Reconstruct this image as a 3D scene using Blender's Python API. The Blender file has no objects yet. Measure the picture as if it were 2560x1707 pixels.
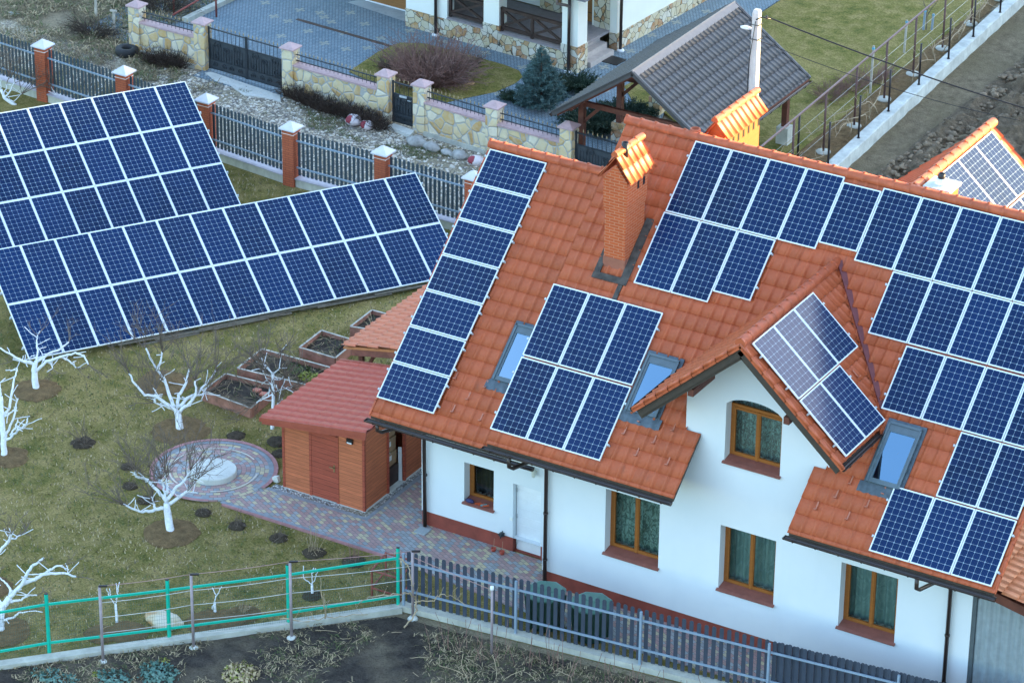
import bpy, math, random
import numpy as np
from mathutils import Vector, noise as MN
R = math.radians
random.seed(7)
EXPO = 3.0
S = bpy.context.scene
COL = S.collection

# ------------------------------------------------------------------ survey of the place
# World: X runs along the ridge of the near house (to the right), Y goes away from its front, Z is up, metres.
CAM = np.array([40.0, -65.0, 45.5])
FOC, PITCH, AZ, ROLL = 8970.22 / 2560, R(27.08482), R(30.46237), R(-0.61903)
_fw = np.array([-math.sin(AZ)*math.cos(PITCH), math.cos(AZ)*math.cos(PITCH), -math.sin(PITCH)])
_r = np.array([math.cos(AZ), math.sin(AZ), 0.0])
_d = np.cross(_fw, _r)
if _d[2] > 0: _d = -_d
_c, _s = math.cos(ROLL), math.sin(ROLL)
RT, DN, FW = _c*_r + _s*_d, -_s*_r + _c*_d, _fw
def ray(px): return FW + RT*((px[0]-1280)/2560/FOC) + DN*((px[1]-853.5)/2560/FOC)
def G(px, z=0.0):                       # survey point at height z
    r = ray(px); return CAM + r*((z-CAM[2])/r[2])
def PY(px, y):
    r = ray(px); return CAM + r*((y-CAM[1])/r[1])
def DEPTH(p): return float((np.array(p)-CAM) @ FW)
def UP(px, dep): return CAM + ray(px)*dep

# ------------------------------------------------------------------ mesh builder
LOC = {}
def V3(p): return np.array([float(p[0]), float(p[1]), float(p[2])])
def nrm(v):
    v = np.array(v, float); return v/np.linalg.norm(v)
class MB:
    def __init__(s): s.v=[]; s.f=[]; s.m=[]; s.sm=[]; s.uv=[]
    def add(s, vs, fs, mi=0, sm=False, uv=None):
        o=len(s.v); s.v.extend([tuple(map(float,p)) for p in vs])
        for i,f in enumerate(fs):
            s.f.append([o+k for k in f]); s.m.append(mi); s.sm.append(sm)
            s.uv.append(uv[i] if uv else None)
        return s
    def box(s,x0,x1,y0,y1,z0,z1,mi=0):
        return s.obox(((x0+x1)/2,(y0+y1)/2,(z0+z1)/2),((x1-x0)/2,0,0),(0,(y1-y0)/2,0),(0,0,(z1-z0)/2),mi)
    def obox(s,c,a,b,d,mi=0):
        c,a,b,d=map(lambda q:np.array(q,float),(c,a,b,d))
        if np.dot(np.cross(a,b),d)<0: a=-a
        vs=[c+i*a+j*b+k*d for k in(-1,1) for j in(-1,1) for i in(-1,1)]
        return s.add(vs,[(0,2,3,1),(4,5,7,6),(0,1,5,4),(2,6,7,3),(1,3,7,5),(0,4,6,2)],mi)
    def bar(s,p,q,w,h,up=(0,0,1),mi=0):
        p,q=V3(p),V3(q); d=nrm(q-p); up=np.array(up,float)
        if abs(np.dot(d,up))>.98: up=np.array((0,1.,0))
        e=nrm(np.cross(d,up)); u=np.cross(e,d)
        return s.obox((p+q)/2,(q-p)/2,e*w/2,u*h/2,mi)
    def tube(s,pts,r,n=6,mi=0,cap=True,sm=True):
        pts=[V3(p) for p in pts]; k=len(pts)
        rr=[r]*k if not hasattr(r,'__len__') else list(r)
        vs=[]; prev=None
        for i,p in enumerate(pts):
            d=nrm(pts[min(i+1,k-1)]-pts[max(i-1,0)]+1e-9)
            if prev is None:
                a=np.array((0,0,1.)) if abs(d[2])<.9 else np.array((1.,0,0))
                e=nrm(np.cross(d,a))
            else:
                e=prev-d*np.dot(prev,d); e=nrm(e) if np.linalg.norm(e)>1e-6 else nrm(np.cross(d,(0,0,1.01)))
            prev=e; u=np.cross(d,e)
            for j in range(n):
                t=2*math.pi*j/n; vs.append(p+(e*math.cos(t)+u*math.sin(t))*rr[i])
        fs=[(i*n+j,i*n+(j+1)%n,(i+1)*n+(j+1)%n,(i+1)*n+j) for i in range(k-1) for j in range(n)]
        s.add(vs,fs,mi,sm)
        if cap:
            o=len(s.v)-k*n
            s.f.append([o+j for j in range(n)][::-1]); s.m.append(mi); s.sm.append(False); s.uv.append(None)
            s.f.append([o+(k-1)*n+j for j in range(n)]); s.m.append(mi); s.sm.append(False); s.uv.append(None)
        return s
    def prism(s,poly,z0,z1,mi=0):
        n=len(poly); A=sum(poly[i][0]*poly[(i+1)%n][1]-poly[(i+1)%n][0]*poly[i][1] for i in range(n))
        if A<0: poly=poly[::-1]
        vs=[(p[0],p[1],z0) for p in poly]+[(p[0],p[1],z1) for p in poly]
        fs=[tuple(range(n))[::-1],tuple(range(n,2*n))]+[(i,(i+1)%n,n+(i+1)%n,n+i) for i in range(n)]
        return s.add(vs,fs,mi)
    def sheet(s,poly,z,mi=0):
        n=len(poly); A=sum(poly[i][0]*poly[(i+1)%n][1]-poly[(i+1)%n][0]*poly[i][1] for i in range(n))
        if A<0: poly=poly[::-1]
        return s.add([(p[0],p[1],z) for p in poly],[tuple(range(n))],mi)
    def poly(s,vs,mi=0): return s.add(vs,[tuple(range(len(vs)))],mi)
    def ext(s,poly3,vec,mi=0):          # polygon pushed along vec
        n=len(poly3); vec=np.array(vec,float); vs=[V3(p) for p in poly3]; vs=vs+[p+vec for p in vs]
        nn=np.zeros(3)
        for i in range(1,n-1): nn+=np.cross(vs[i]-vs[0],vs[i+1]-vs[0])
        fs=[tuple(range(n))[::-1],tuple(range(n,2*n))]+[(i,(i+1)%n,n+(i+1)%n,n+i) for i in range(n)]
        if np.dot(nn,vec)<0: fs=[f[::-1] for f in fs]
        return s.add(vs,fs,mi)
    def lathe(s,c,prof,n=16,mi=0,sm=True,sx=1,sy=1):
        vs=[]; k=len(prof)
        for r,z in prof:
            for j in range(n):
                t=2*math.pi*j/n; vs.append((c[0]+r*sx*math.cos(t),c[1]+r*sy*math.sin(t),c[2]+z))
        fs=[(i*n+j,i*n+(j+1)%n,(i+1)*n+(j+1)%n,(i+1)*n+j) for i in range(k-1) for j in range(n)]
        s.add(vs,fs,mi,sm)
        o=len(s.v)-k*n
        s.f.append([o+j for j in range(n)][::-1]); s.m.append(mi); s.sm.append(False); s.uv.append(None)
        s.f.append([o+(k-1)*n+j for j in range(n)]); s.m.append(mi); s.sm.append(False); s.uv.append(None)
        return s
    def blob(s,c,r,seed=0,am=.25,mi=0,nu=10,nv=6,fr=1.6):
        vs=[]
        for i in range(nv+1):
            ph=math.pi*i/nv
            for j in range(nu):
                t=2*math.pi*j/nu; d=Vector((math.sin(ph)*math.cos(t),math.sin(ph)*math.sin(t),math.cos(ph)))
                k=1+am*MN.noise(d*fr+Vector((seed*3.7,seed*1.3,seed)))
                vs.append((c[0]+d.x*r[0]*k,c[1]+d.y*r[1]*k,c[2]+d.z*r[2]*k))
        fs=[(i*nu+j,(i+1)*nu+j,(i+1)*nu+(j+1)%nu,i*nu+(j+1)%nu) for i in range(nv) for j in range(nu)]
        return s.add(vs,fs,mi,True)
    def build(s,name,mats,parent=None,loc=None):
        if parent is not None: L=LOC[parent.name]
        else: L=np.array(loc if loc is not None else (0,0,0),float)
        me=bpy.data.meshes.new(name)
        vs=np.array(s.v)-L if s.v else np.zeros((0,3))
        me.from_pydata(vs.tolist(),[],s.f)
        if not isinstance(mats,(list,tuple)): mats=[mats]
        for m in mats: me.materials.append(m)
        me.polygons.foreach_set('material_index',s.m); me.polygons.foreach_set('use_smooth',s.sm)
        if any(u is not None for u in s.uv):
            ul=me.uv_layers.new(name='UVMap'); dat=[]
            for f,u in zip(s.f,s.uv):
                if u is None: dat+= [0.0,0.0]*len(f)
                else:
                    for q in u: dat+=[q[0],q[1]]
            ul.data.foreach_set('uv',dat)
        me.update()
        o=bpy.data.objects.new(name,me); COL.objects.link(o)
        if parent is not None: o.parent=parent; LOC[o.name]=L
        else: o.location=L; LOC[o.name]=L
        return o
def tag(o,label=None,cat=None,group=None,kind=None):
    if label: o['label']=label
    if cat: o['category']=cat
    if group: o['group']=group
    if kind: o['kind']=kind
    return o
def thing(name,label,cat,loc,group=None):
    o=bpy.data.objects.new(name,None); o.empty_display_size=.3; COL.objects.link(o)
    o.location=loc; LOC[o.name]=np.array(loc,float); return tag(o,label,cat,group)
def struct(name,mb,mats): return tag(mb.build(name,mats),kind='structure')

# ------------------------------------------------------------------ materials
MATS={}
class NT:
    def __init__(s,name,rough=.6,spec=.5,metal=0.0):
        m=bpy.data.materials.new(name); m.use_nodes=True; s.m=m; s.t=m.node_tree
        s.b=s.t.nodes['Principled BSDF']; s.b.inputs['Roughness'].default_value=rough
        s.b.inputs['Specular IOR Level'].default_value=spec; s.b.inputs['Metallic'].default_value=metal
        s.tc=s.t.nodes.new('ShaderNodeTexCoord')
    def n(s,typ,ins=None,**at):
        k=s.t.nodes.new('ShaderNode'+typ)
        for a,v in at.items(): setattr(k,a,v)
        for i,v in (ins or {}).items(): s.put(k.inputs[i],v)
        return k
    def put(s,sock,v):
        if isinstance(v,bpy.types.NodeSocket): s.t.links.new(v,sock)
        else:
            if sock.type=='RGBA' and len(v)==3: v=(*v,1)
            sock.default_value=v
    def co(s,scale=(1,1,1),rot=(0,0,0),src='Object'):
        return s.n('Mapping',{0:s.tc.outputs[src],2:rot,3:scale}).outputs[0]
    def noise(s,scale,detail=4,rough=.55,co=None,dist=0.0):
        k=s.n('TexNoise',{'Vector':co or s.tc.outputs['Object'],'Scale':scale,'Detail':detail,'Roughness':rough,'Distortion':dist}); return k.outputs[0]
    def vor(s,scale,feat='F1',co=None,rnd=1.0,dim='3D'):
        return s.n('TexVoronoi',{'Vector':co or s.tc.outputs['Object'],'Scale':scale,'Randomness':rnd},feature=feat,voronoi_dimensions=dim)
    def ramp(s,fac,stops,interp='LINEAR'):
        k=s.n('ValToRGB',{0:fac}); e=k.color_ramp; e.interpolation=interp
        while len(e.elements)<len(stops): e.elements.new(.5)
        for el,(p,c) in zip(e.elements,stops):
            el.position=p; el.color=(*c,1) if not isinstance(c,(int,float)) else (c,c,c,1)
        return k.outputs[0]
    def mix(s,f,a,b,blend='MIX'):
        k=s.n('Mix',{0:f,6:a,7:b},data_type='RGBA',blend_type=blend); return k.outputs[2]
    def ma(s,op,a,b=0.0,c=0.0): return s.n('Math',{0:a,1:b,2:c},operation=op).outputs[0]
    def bump(s,h,st=.3,dist=.02):
        k=s.n('Bump',{'Strength':st,'Distance':dist,'Height':h}); s.put(s.b.inputs['Normal'],k.outputs[0])
    def col(s,c): s.put(s.b.inputs['Base Color'],c)
    def out(s): MATS[s.m.name]=s.m; return s.m
def plain(name,c,rough=.6,metal=0.0,var=.12,sc=6.0,spec=.5,bump=0.0):
    k=NT(name,rough,spec,metal); f=k.noise(sc,5)
    lo=tuple(x*(1-var) for x in c); hi=tuple(min(1,x*(1+var)) for x in c)
    k.col(k.ramp(f,[(.3,lo),(.7,hi)]))
    if bump: k.bump(f,bump,.02)
    return k.out()

def m_tile(name,c,var=.25,stain=.35):
    k=NT(name,.55,.35); uv=k.tc.outputs['UV']
    fl=k.n('VectorMath',{0:uv},operation='FLOOR').outputs[0]
    wn=k.n('TexWhiteNoise',{0:fl},noise_dimensions='2D').outputs[0]
    a=tuple(x*(1-var) for x in c); b=tuple(x*(1+var*.7) for x in c)
    base=k.ramp(wn,[(0,a),(1,b)])
    big=k.noise(.9,4); base=k.mix(k.ma('MULTIPLY',big,.55),base,tuple(x*.72 for x in c))
    fine=k.noise(14,6,.65); base=k.mix(k.ramp(fine,[(.45,0.0),(.75,.35)]),base,(c[0]*1.15,c[1]*1.6,c[2]*2.0))
    st=k.noise(3.2,6,.7,k.co((1,.35,.35))); base=k.mix(k.ramp(st,[(.58,0.0),(.8,stain)]),base,(.10,.045,.03))
    k.col(base); k.bump(fine,.15,.004); return k.out()
TILE=m_tile('terracotta_tile',(.46,.100,.036),.14,.6)
TILE_HOT=m_tile('orange_tile',(.50,.17,.07),.15)
TILE_PINK=m_tile('salmon_tile',(.60,.17,.085),.08,.1)
TILE_RED=m_tile('maroon_sheet_tile',(.44,.075,.045),.05,.1)
TILE_GREY=m_tile('grey_sheet_tile',(.105,.098,.098),.06,0.0)
RIDGE=plain('ridge_tile',(.46,.102,.038),.5,var=.2,sc=5)

def m_cell():
    k=NT('solar_cell',.16,.20); uv=k.tc.outputs['UV']
    sx=k.n('SeparateXYZ',{0:uv}); x,y=sx.outputs[0],sx.outputs[1]
    fx,fy=k.ma('FRACT',x),k.ma('FRACT',y)
    dx=k.ma('MINIMUM',fx,k.ma('SUBTRACT',1.0,fx)); dy=k.ma('MINIMUM',fy,k.ma('SUBTRACT',1.0,fy))
    line=k.ma('LESS_THAN',k.ma('MINIMUM',dx,dy),.016)
    dot=k.ma('LESS_THAN',k.ma('ADD',dx,dy),.12)
    fin=k.ma('MAXIMUM',line,dot)
    wn=k.n('TexWhiteNoise',{0:k.n('VectorMath',{0:uv},operation='FLOOR').outputs[0]},noise_dimensions='2D').outputs[0]
    oi=k.n('ObjectInfo')
    rnd=oi.outputs['Random']
    # silicon colour: dark navy to royal blue, differs from module to module and a little from cell to cell
    c1=k.mix(rnd,(.0008,.0040,.022),(.0010,.015,.070))
    c=k.mix(k.ma('MULTIPLY',wn,.4),c1,(.006,.016,.075))
    gr=k.noise(.9,2); c=k.mix(k.ma('MULTIPLY',gr,.55),c,(.002,.026,.11))
    bb=k.ma('LESS_THAN',k.ma('ABSOLUTE',k.ma('SUBTRACT',k.ma('FRACT',k.ma('MULTIPLY',x,5.0)),.5)),.10)
    c=k.mix(k.ma('MULTIPLY',bb,.10),c,(.20,.34,.48))
    c=k.mix(fin,c,(.32,.43,.52))
    k.col(c); k.put(k.b.inputs['Coat Weight'],.0)
    return k.out()
CELL=m_cell()
ALU=plain('anodised_frame',(.80,.84,.86),.35,var=.04)
STEEL=plain('galvanised_steel',(.55,.60,.62),.4,.3,var=.1)
def m_stucco():
    k=NT('white_render',.9,.2); f=k.noise(60,4,.6); b=k.noise(.7,4)
    st=k.noise(2.0,5,.6,k.co((1,1,.15)))
    c=k.ramp(b,[(.3,(.68,.735,.77)),(.7,(.74,.785,.81))]); c=k.mix(k.ramp(st,[(.55,0.0),(.85,.18)]),c,(.60,.64,.66))
    k.col(c); k.bump(f,.25,.004); return k.out()
STUCCO=m_stucco()
CREAM=plain('cream_render',(.80,.82,.76),.85,var=.03,sc=1.5)
PLINTH=plain('red_plinth',(.26,.055,.036),.75,var=.22,sc=3)
BROWN=plain('brown_gutter',(.035,.022,.018),.3,var=.2)
FASCIA=plain('brown_fascia',(.055,.042,.032),.6,var=.15)
def m_wood(name,c,plank=.11,axis=2,var=.35):
    k=NT(name,.6,.35); sx=k.n('SeparateXYZ',{0:k.tc.outputs['Object']}); z=sx.outputs[axis]
    q=k.ma('DIVIDE',z,plank); fl=k.ma('FLOOR',q); fr=k.ma('FRACT',q)
    wn=k.n('TexWhiteNoise',{1:fl},noise_dimensions='1D').outputs[0]
    sc=[1.2,1.2,1.2]; sc[axis]=22
    g=k.noise(2.2,6,.6,k.co(tuple(sc)),.4)
    lo=tuple(x*(1-var) for x in c); hi=tuple(x*(1+var) for x in c)
    cc=k.ramp(g,[(.3,lo),(.7,hi)]); cc=k.mix(k.ma('MULTIPLY',wn,.45),cc,tuple(x*.7 for x in c))
    gap=k.ma('LESS_THAN',fr,.09); cc=k.mix(k.ma('MULTIPLY',gap,.75),cc,tuple(x*.25 for x in c))
    k.col(cc); k.bump(k.ma('SUBTRACT',k.ma('MULTIPLY',g,.2),gap),.4,.008); return k.out()
SHEDW=m_wood('red_stained_boards',(.52,.155,.070),.105)
SHEDD=m_wood('maroon_door_boards',(.37,.080,.046),.15)
BEAM=plain('stained_beam',(.13,.04,.025),.6,var=.3,sc=4)
DARKBEAM=plain('dark_timber',(.045,.025,.02),.55,var=.3,sc=5)
WINW=m_wood('oak_window_frame',(.31,.105,.018),4.0,2,.22)
GARW=m_wood('oak_garage_door',(.30,.14,.045),.5,2,.25)
BEDW=plain('weathered_bed_board',(.32,.15,.11),.8,var=.35,sc=5)
BEDG=plain('grey_weathered_board',(.40,.38,.33),.8,var=.35,sc=5)
SILL=plain('brown_metal_sill',(.25,.09,.068),.45,var=.15)
def m_brick(name,c1,c2,mort,bw=.25,bh=.075,ms=.009,rot=(0,0,0),two=True):
    k=NT(name,.8,.25)
    # box-project: bricks run along x+y, courses along z
    sx=k.n('SeparateXYZ',{0:k.tc.outputs['Object']})
    gn=k.n('NewGeometry'); sn=k.n('SeparateXYZ',{0:gn.outputs['Normal']})
    isx=k.ma('GREATER_THAN',k.ma('ABSOLUTE',sn.outputs[0]),.7)
    h=k.n('Mix',{0:isx,2:sx.outputs[0],3:sx.outputs[1]},data_type='FLOAT').outputs[0]
    v=k.n('CombineXYZ',{0:h,1:sx.outputs[2],2:0.0}).outputs[0]
    br=k.n('TexBrick',{'Vector':v,'Color1':c1,'Color2':c2,'Mortar':mort,'Scale':1.0,'Mortar Size':ms,'Brick Width':bw,'Row Height':bh,'Bias':0.0,'Mortar Smooth':.2})
    n=k.noise(5,5); c=k.mix(k.ma('MULTIPLY',n,.4),br.outputs[0],tuple(x*.7 for x in c1))
    k.col(c); k.bump(k.ma('SUBTRACT',k.ma('MULTIPLY',n,.3),br.outputs[1]),.35,.008); return k.out()
BRICK=m_brick('chimney_brick',(.56,.115,.036),(.48,.095,.032),(.55,.27,.16))
BRICKP=m_brick('fence_post_brick',(.48,.125,.06),(.40,.10,.05),(.20,.07,.045))
BRICKY=m_brick('rear_chimney_brick',(.44,.16,.05),(.40,.14,.045),(.35,.15,.07))
def m_stone(name,scale,cols,mort,ms=.05,zs=1.0,bump=.6):
    k=NT(name,.8,.3)
    wob=k.noise(3,2); co=k.n('VectorMath',{0:k.co((1,1,zs)),1:k.n('VectorMath',{0:k.n('TexNoise',{'Vector':k.tc.outputs['Object'],'Scale':2.5}).outputs[1],3:.12},operation='SCALE').outputs[0]},operation='ADD').outputs[0]
    e=k.vor(scale,'DISTANCE_TO_EDGE',co); f=k.vor(scale,'F1',co)
    rv=k.n('SeparateXYZ',{0:f.outputs['Color']}).outputs[0]
    st=[(i/len(cols),c) for i,c in enumerate(cols)]
    c=k.ramp(rv,st,'CONSTANT'); n=k.noise(7,6,.6); c=k.mix(k.ramp(n,[(.4,0.0),(.75,.5)]),c,(.62,.60,.52))
    n2=k.noise(2.5,5); c=k.mix(k.ramp(n2,[(.5,0.0),(.75,.35)]),c,(.30,.19,.08))
    edge=k.ramp(e.outputs[0],[(0,1.0),(ms,1.0),(ms*1.6,0.0)])
    c=k.mix(edge,c,mort); k.col(c)
    k.bump(k.ramp(e.outputs[0],[(0,0.0),(ms*3.5,1.0)]),bump,.04); return k.out()
STONE=m_stone('field_stone_wall',2.9,[(.70,.56,.31),(.64,.47,.23),(.74,.65,.43),(.61,.42,.18),(.70,.58,.35),(.76,.69,.52),(.56,.35,.13)],(.44,.44,.41),.035)
STONEC=m_stone('flagstone_cladding',4.2,[(.60,.56,.42),(.54,.46,.29),(.58,.55,.45),(.40,.20,.08),(.56,.50,.34),(.62,.59,.50),(.46,.28,.12)],(.07,.07,.055),.022,1.0,.3)
LILAC=plain('mauve_cap',(.46,.32,.32),.6,var=.12)
ZINC=plain('pale_zinc_cap',(.60,.60,.66),.4,var=.06)
SLATE=plain('anthracite_picket',(.036,.062,.085),.45,var=.12)
SLATE2=plain('slate_grey_picket',(.046,.060,.088),.45,var=.1)
RAILG=plain('blue_grey_rail',(.25,.33,.42),.4,var=.08)
IRON=plain('wrought_iron',(.022,.030,.038),.45,var=.2)
IRONP=plain('gate_back_sheet',(.040,.050,.058),.5,var=.2)
BRASS=plain('spear_tip_brass',(.36,.28,.15),.45,var=.15)
GREEN=plain('green_fence_paint',(.0,.47,.33),.4,var=.06)
GREENW=plain('green_wire',(.03,.10,.07),.5)
PURP=plain('mauve_steel_post',(.34,.28,.30),.5,var=.12)
WIREW=plain('pale_wire',(.55,.55,.52),.5)
WIREP=plain('pink_wire',(.42,.25,.22),.5)
RUSTP=plain('brown_post',(.12,.062,.055),.6,var=.2)
BLACKP=plain('black_post',(.018,.012,.013),.4,var=.2)
def m_conc(name,c,var=.25):
    k=NT(name,.9,.2); a=k.noise(2.2,7,.65); b=k.noise(18,5,.6); s=k.noise(4,5,.6,k.co((1,1,.2)))
    cc=k.ramp(a,[(.3,tuple(x*(1-var) for x in c)),(.7,tuple(x*(1+var*.6) for x in c))])
    cc=k.mix(k.ramp(s,[(.55,0.0),(.8,.55)]),cc,tuple(x*.5 for x in c)); cc=k.mix(k.ramp(b,[(.5,0.0),(.8,.4)]),cc,tuple(x*.65 for x in c))
    k.col(cc); k.bump(b,.4,.012); return k.out()
CONC=m_conc('old_concrete',(.50,.51,.45)); CONCW=m_conc('pale_concrete',(.62,.64,.60),.15); CONCF=m_conc('stained_field_concrete',(.50,.53,.50),.3); CONCG=m_conc('grey_concrete',(.36,.41,.43),.15)
def m_wash():
    k=NT('whitewash',.9,.2); n=k.noise(9,6,.65); s=k.noise(14,5,.7,k.co((1,1,.35)))
    c=k.ramp(n,[(.3,(.62,.66,.70)),(.6,(.80,.83,.86))]); c=k.mix(k.ramp(s,[(.56,0.0),(.70,.75)]),c,(.36,.33,.29)); k.col(c); k.bump(s,.6,.02); return k.out()
WHITEW=m_wash()
TWIG=plain('grey_brown_twig',(.15,.115,.09),.8,var=.3)
TWIGR=plain('red_brown_twig',(.23,.13,.105),.8,var=.35,sc=2)
VINE=plain('dry_vine',(.40,.31,.20),.8,var=.3,sc=4)
BARK=plain('dark_bark',(.06,.045,.035),.9,var=.3)
def m_leaf(name,c,c2):
    k=NT(name,.7,.3); n=k.noise(5,4); f=k.noise(40,2)
    k.col(k.mix(k.ma('MULTIPLY',f,.6),k.ramp(n,[(.3,c),(.7,c2)]),c)); return k.out()
SPRUCE=m_leaf('blue_spruce_needle',(.05,.11,.105),(.14,.22,.215))
JUNI=m_leaf('juniper_needle',(.012,.032,.022),(.05,.085,.05))
CABB=m_leaf('cabbage_leaf',(.06,.16,.14),(.20,.32,.27))
YEL=m_leaf('yellow_green_leaf',(.20,.24,.03),(.34,.34,.10))
STRAW=m_leaf('dry_straw',(.36,.28,.16),(.58,.48,.31))
STRAWD=m_leaf('dull_dry_grass',(.12,.10,.055),(.28,.23,.13))
WEED=m_leaf('weed_leaf',(.06,.09,.03),(.14,.17,.06))

def m_lawn(name,olive,straw,dark):
    k=NT(name,.95,.1); big=k.noise(.33,5,.6); mid=k.noise(1.7,6,.65); fine=k.noise(16,8,.75,k.co((1,1.6,1))); bl=k.noise(55,4,.7)
    c=k.ramp(mid,[(.30,dark),(.46,olive),(.62,straw)])
    c=k.mix(k.ramp(big,[(.46,0.0),(.66,.75)]),c,straw)
    d2=k.noise(.75,4,.5); c=k.mix(k.ramp(d2,[(.60,0.0),(.74,.75)]),c,dark)
    c=k.mix(k.ramp(fine,[(.33,.75),(.55,0.0)]),c,tuple(x*.38 for x in dark))
    c=k.mix(k.ramp(fine,[(.52,0.0),(.72,.65)]),c,tuple(min(1,x*1.45) for x in straw))
    c=k.mix(k.ramp(bl,[(.35,.5),(.55,0.0)]),c,tuple(x*.5 for x in dark))
    k.col(c); k.bump(k.ma('ADD',fine,k.ma('MULTIPLY',bl,.5)),.8,.05); return k.out()
LAWN=m_lawn('winter_lawn',(.235,.200,.060),(.40,.31,.13),(.090,.112,.026))
LAWN2=m_lawn('neighbour_lawn',(.225,.205,.055),(.36,.29,.115),(.10,.125,.028))
def m_soil(name,a,b,c3,st=1.0,sc=1.0):
    k=NT(name,.95,.1); big=k.noise(.5*sc,5,.6); mid=k.noise(3*sc,7,.7); fine=k.noise(22*sc,6,.7)
    c=k.ramp(mid,[(.3,a),(.62,b)]); c=k.mix(k.ramp(big,[(.45,0.0),(.65,.7)]),c,c3)
    c=k.mix(k.ramp(fine,[(.3,.7),(.5,0.0)]),c,tuple(x*.4 for x in a)); c=k.mix(k.ramp(fine,[(.58,0.0),(.75,.6)]),c,tuple(x*1.9 for x in b))
    k.col(c); k.bump(k.ma('ADD',k.ma('MULTIPLY',mid,1.5),fine),st,.06); return k.out()
EARTH=m_soil('rough_ground',(.16,.135,.095),(.30,.26,.18),(.38,.32,.21))
SOIL=m_soil('dark_garden_soil',(.036,.031,.028),(.085,.074,.064),(.24,.20,.14))
FIELD=m_soil('ploughed_clods',(.075,.058,.040),(.25,.20,.14),(.17,.135,.095),1.0,1.6)
MULCH=m_soil('brown_mulch',(.12,.082,.045),(.30,.20,.10),(.22,.155,.08),1.0,2.0)
STRIP=m_soil('grassy_verge',(.105,.085,.055),(.25,.205,.135),(.18,.15,.09))
def m_gravel(name,cols,scale,bump=1.0):
    k=NT(name,.85,.25); f=k.vor(scale); e=k.vor(scale,'DISTANCE_TO_EDGE'); rv=k.n('SeparateXYZ',{0:f.outputs['Color']}).outputs[0]
    c=k.ramp(rv,[(i/len(cols),q) for i,q in enumerate(cols)],'CONSTANT')
    c=k.mix(k.ramp(e.outputs[0],[(0,.95),(.16,0.0)]),c,(.10,.09,.075))
    n=k.noise(.45,5,.6); c=k.mix(k.ramp(n,[(.50,0.0),(.62,.75)]),c,(.25,.22,.14))
    k.col(c); k.bump(f.outputs[0],bump,.05); return k.out()
GRAVEL=m_gravel('lane_gravel',[(.54,.49,.37),(.42,.38,.30),(.66,.61,.50),(.30,.27,.22),(.57,.50,.37),(.47,.43,.36)],9)
PEBB=plain('lane_pebble',(.62,.59,.52),.8,var=.35,sc=3)
DRAIN=m_gravel('white_drain_stones',[(.55,.58,.58),(.35,.38,.40),(.62,.64,.63),(.25,.27,.28)],16)
def m_paver(name,cols,bw,bh,rot,mort,ms=.008,dirt=.3,circ=None):
    k=NT(name,.85,.3)
    v=k.co((1,1,1),(0,0,rot))
    if circ:
        sx=k.n('SeparateXYZ',{0:k.tc.outputs['Object']}); X_=k.ma('SUBTRACT',sx.outputs[0],circ[0]); Y_=k.ma('SUBTRACT',sx.outputs[1],circ[1])
        rr=k.ma('SQRT',k.ma('ADD',k.ma('MULTIPLY',X_,X_),k.ma('MULTIPLY',Y_,Y_)))
        v=k.n('CombineXYZ',{0:k.ma('MULTIPLY',k.ma('ARCTAN2',Y_,X_),1.1),1:rr,2:0.0}).outputs[0]
    br=k.n('TexBrick',{'Vector':v,'Color1':(0,0,0),'Color2':(1,1,1),'Mortar':(.5,.5,.5),'Scale':1.0,'Mortar Size':ms,'Brick Width':bw,'Row Height':bh,'Mortar Smooth':.2})
    g=k.n('SeparateColor',{0:br.outputs[0]}).outputs[0]
    c=k.ramp(g,[(i/len(cols),q) for i,q in enumerate(cols)],'CONSTANT')
    n=k.noise(.8,5,.6); c=k.mix(k.ramp(n,[(.4,0.0),(.75,dirt)]),c,(.36,.42,.44)); n2=k.noise(12,5); c=k.mix(k.ma('MULTIPLY',n2,.25),c,(.2,.19,.19))
    c=k.mix(br.outputs[1],c,mort); k.col(c); k.bump(k.ma('SUBTRACT',k.ma('MULTIPLY',n2,.3),br.outputs[1]),.5,.01); return k.out()
PAVC=[(.44,.26,.24),(.33,.36,.38),(.47,.30,.28),(.60,.51,.31),(.40,.235,.22),(.36,.39,.41),(.45,.27,.25),(.28,.31,.33),(.52,.45,.30),(.42,.25,.235)]
PAVE=m_paver('mixed_colour_pavers',PAVC,.165,.11,R(28),(.18,.17,.17),.007)
PAVEC=m_paver('circle_pavers',PAVC,.165,.12,0,(.18,.17,.17),.007,circ=(-7.9,1.25))
BLUEP=m_paver('blue_grey_setts',[(.165,.255,.315),(.19,.28,.34),(.15,.235,.29),(.21,.295,.35),(.175,.26,.315)],.12,.11,R(-4),(.08,.105,.13),.011,.35)
SETTY=plain('yellow_sett',(.30,.32,.28),.8,var=.15)
SETTR=plain('red_edging_sett',(.38,.19,.19),.8,var=.2); SETTG=plain('grey_edging_sett',(.24,.27,.30),.8,var=.2)
RUST=plain('rusty_drain_grate',(.075,.048,.038),.8,var=.3)
RED=plain('red_painted_steel',(.28,.07,.055),.5,var=.2)
RUBBER=plain('tyre_rubber',(.02,.022,.025),.7,var=.2)
BINM=plain('green_plastic',(.085,.20,.17),.4,var=.08)
WHITE=plain('white_paint',(.78,.81,.83),.5,var=.03)
BLACK=plain('black_plastic',(.015,.015,.017),.4)
LEAD=plain('lead_flashing',(.085,.115,.14),.5,.2,var=.3,sc=8)
DIRTF=plain('sooty_flashing',(.06,.052,.045),.8,var=.5,sc=7)
ROOFWF=plain('grey_roof_window_frame',(.10,.14,.165),.4,var=.1)
VALLEY=plain('maroon_valley_metal',(.15,.035,.035),.4,var=.15)
CARD=plain('cardboard',(.34,.22,.12),.8,var=.15); TAPE=plain('white_label',(.7,.7,.68),.6)
CORR=plain('grey_sheet_metal',(.33,.39,.42),.4,.2,var=.12)
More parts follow.
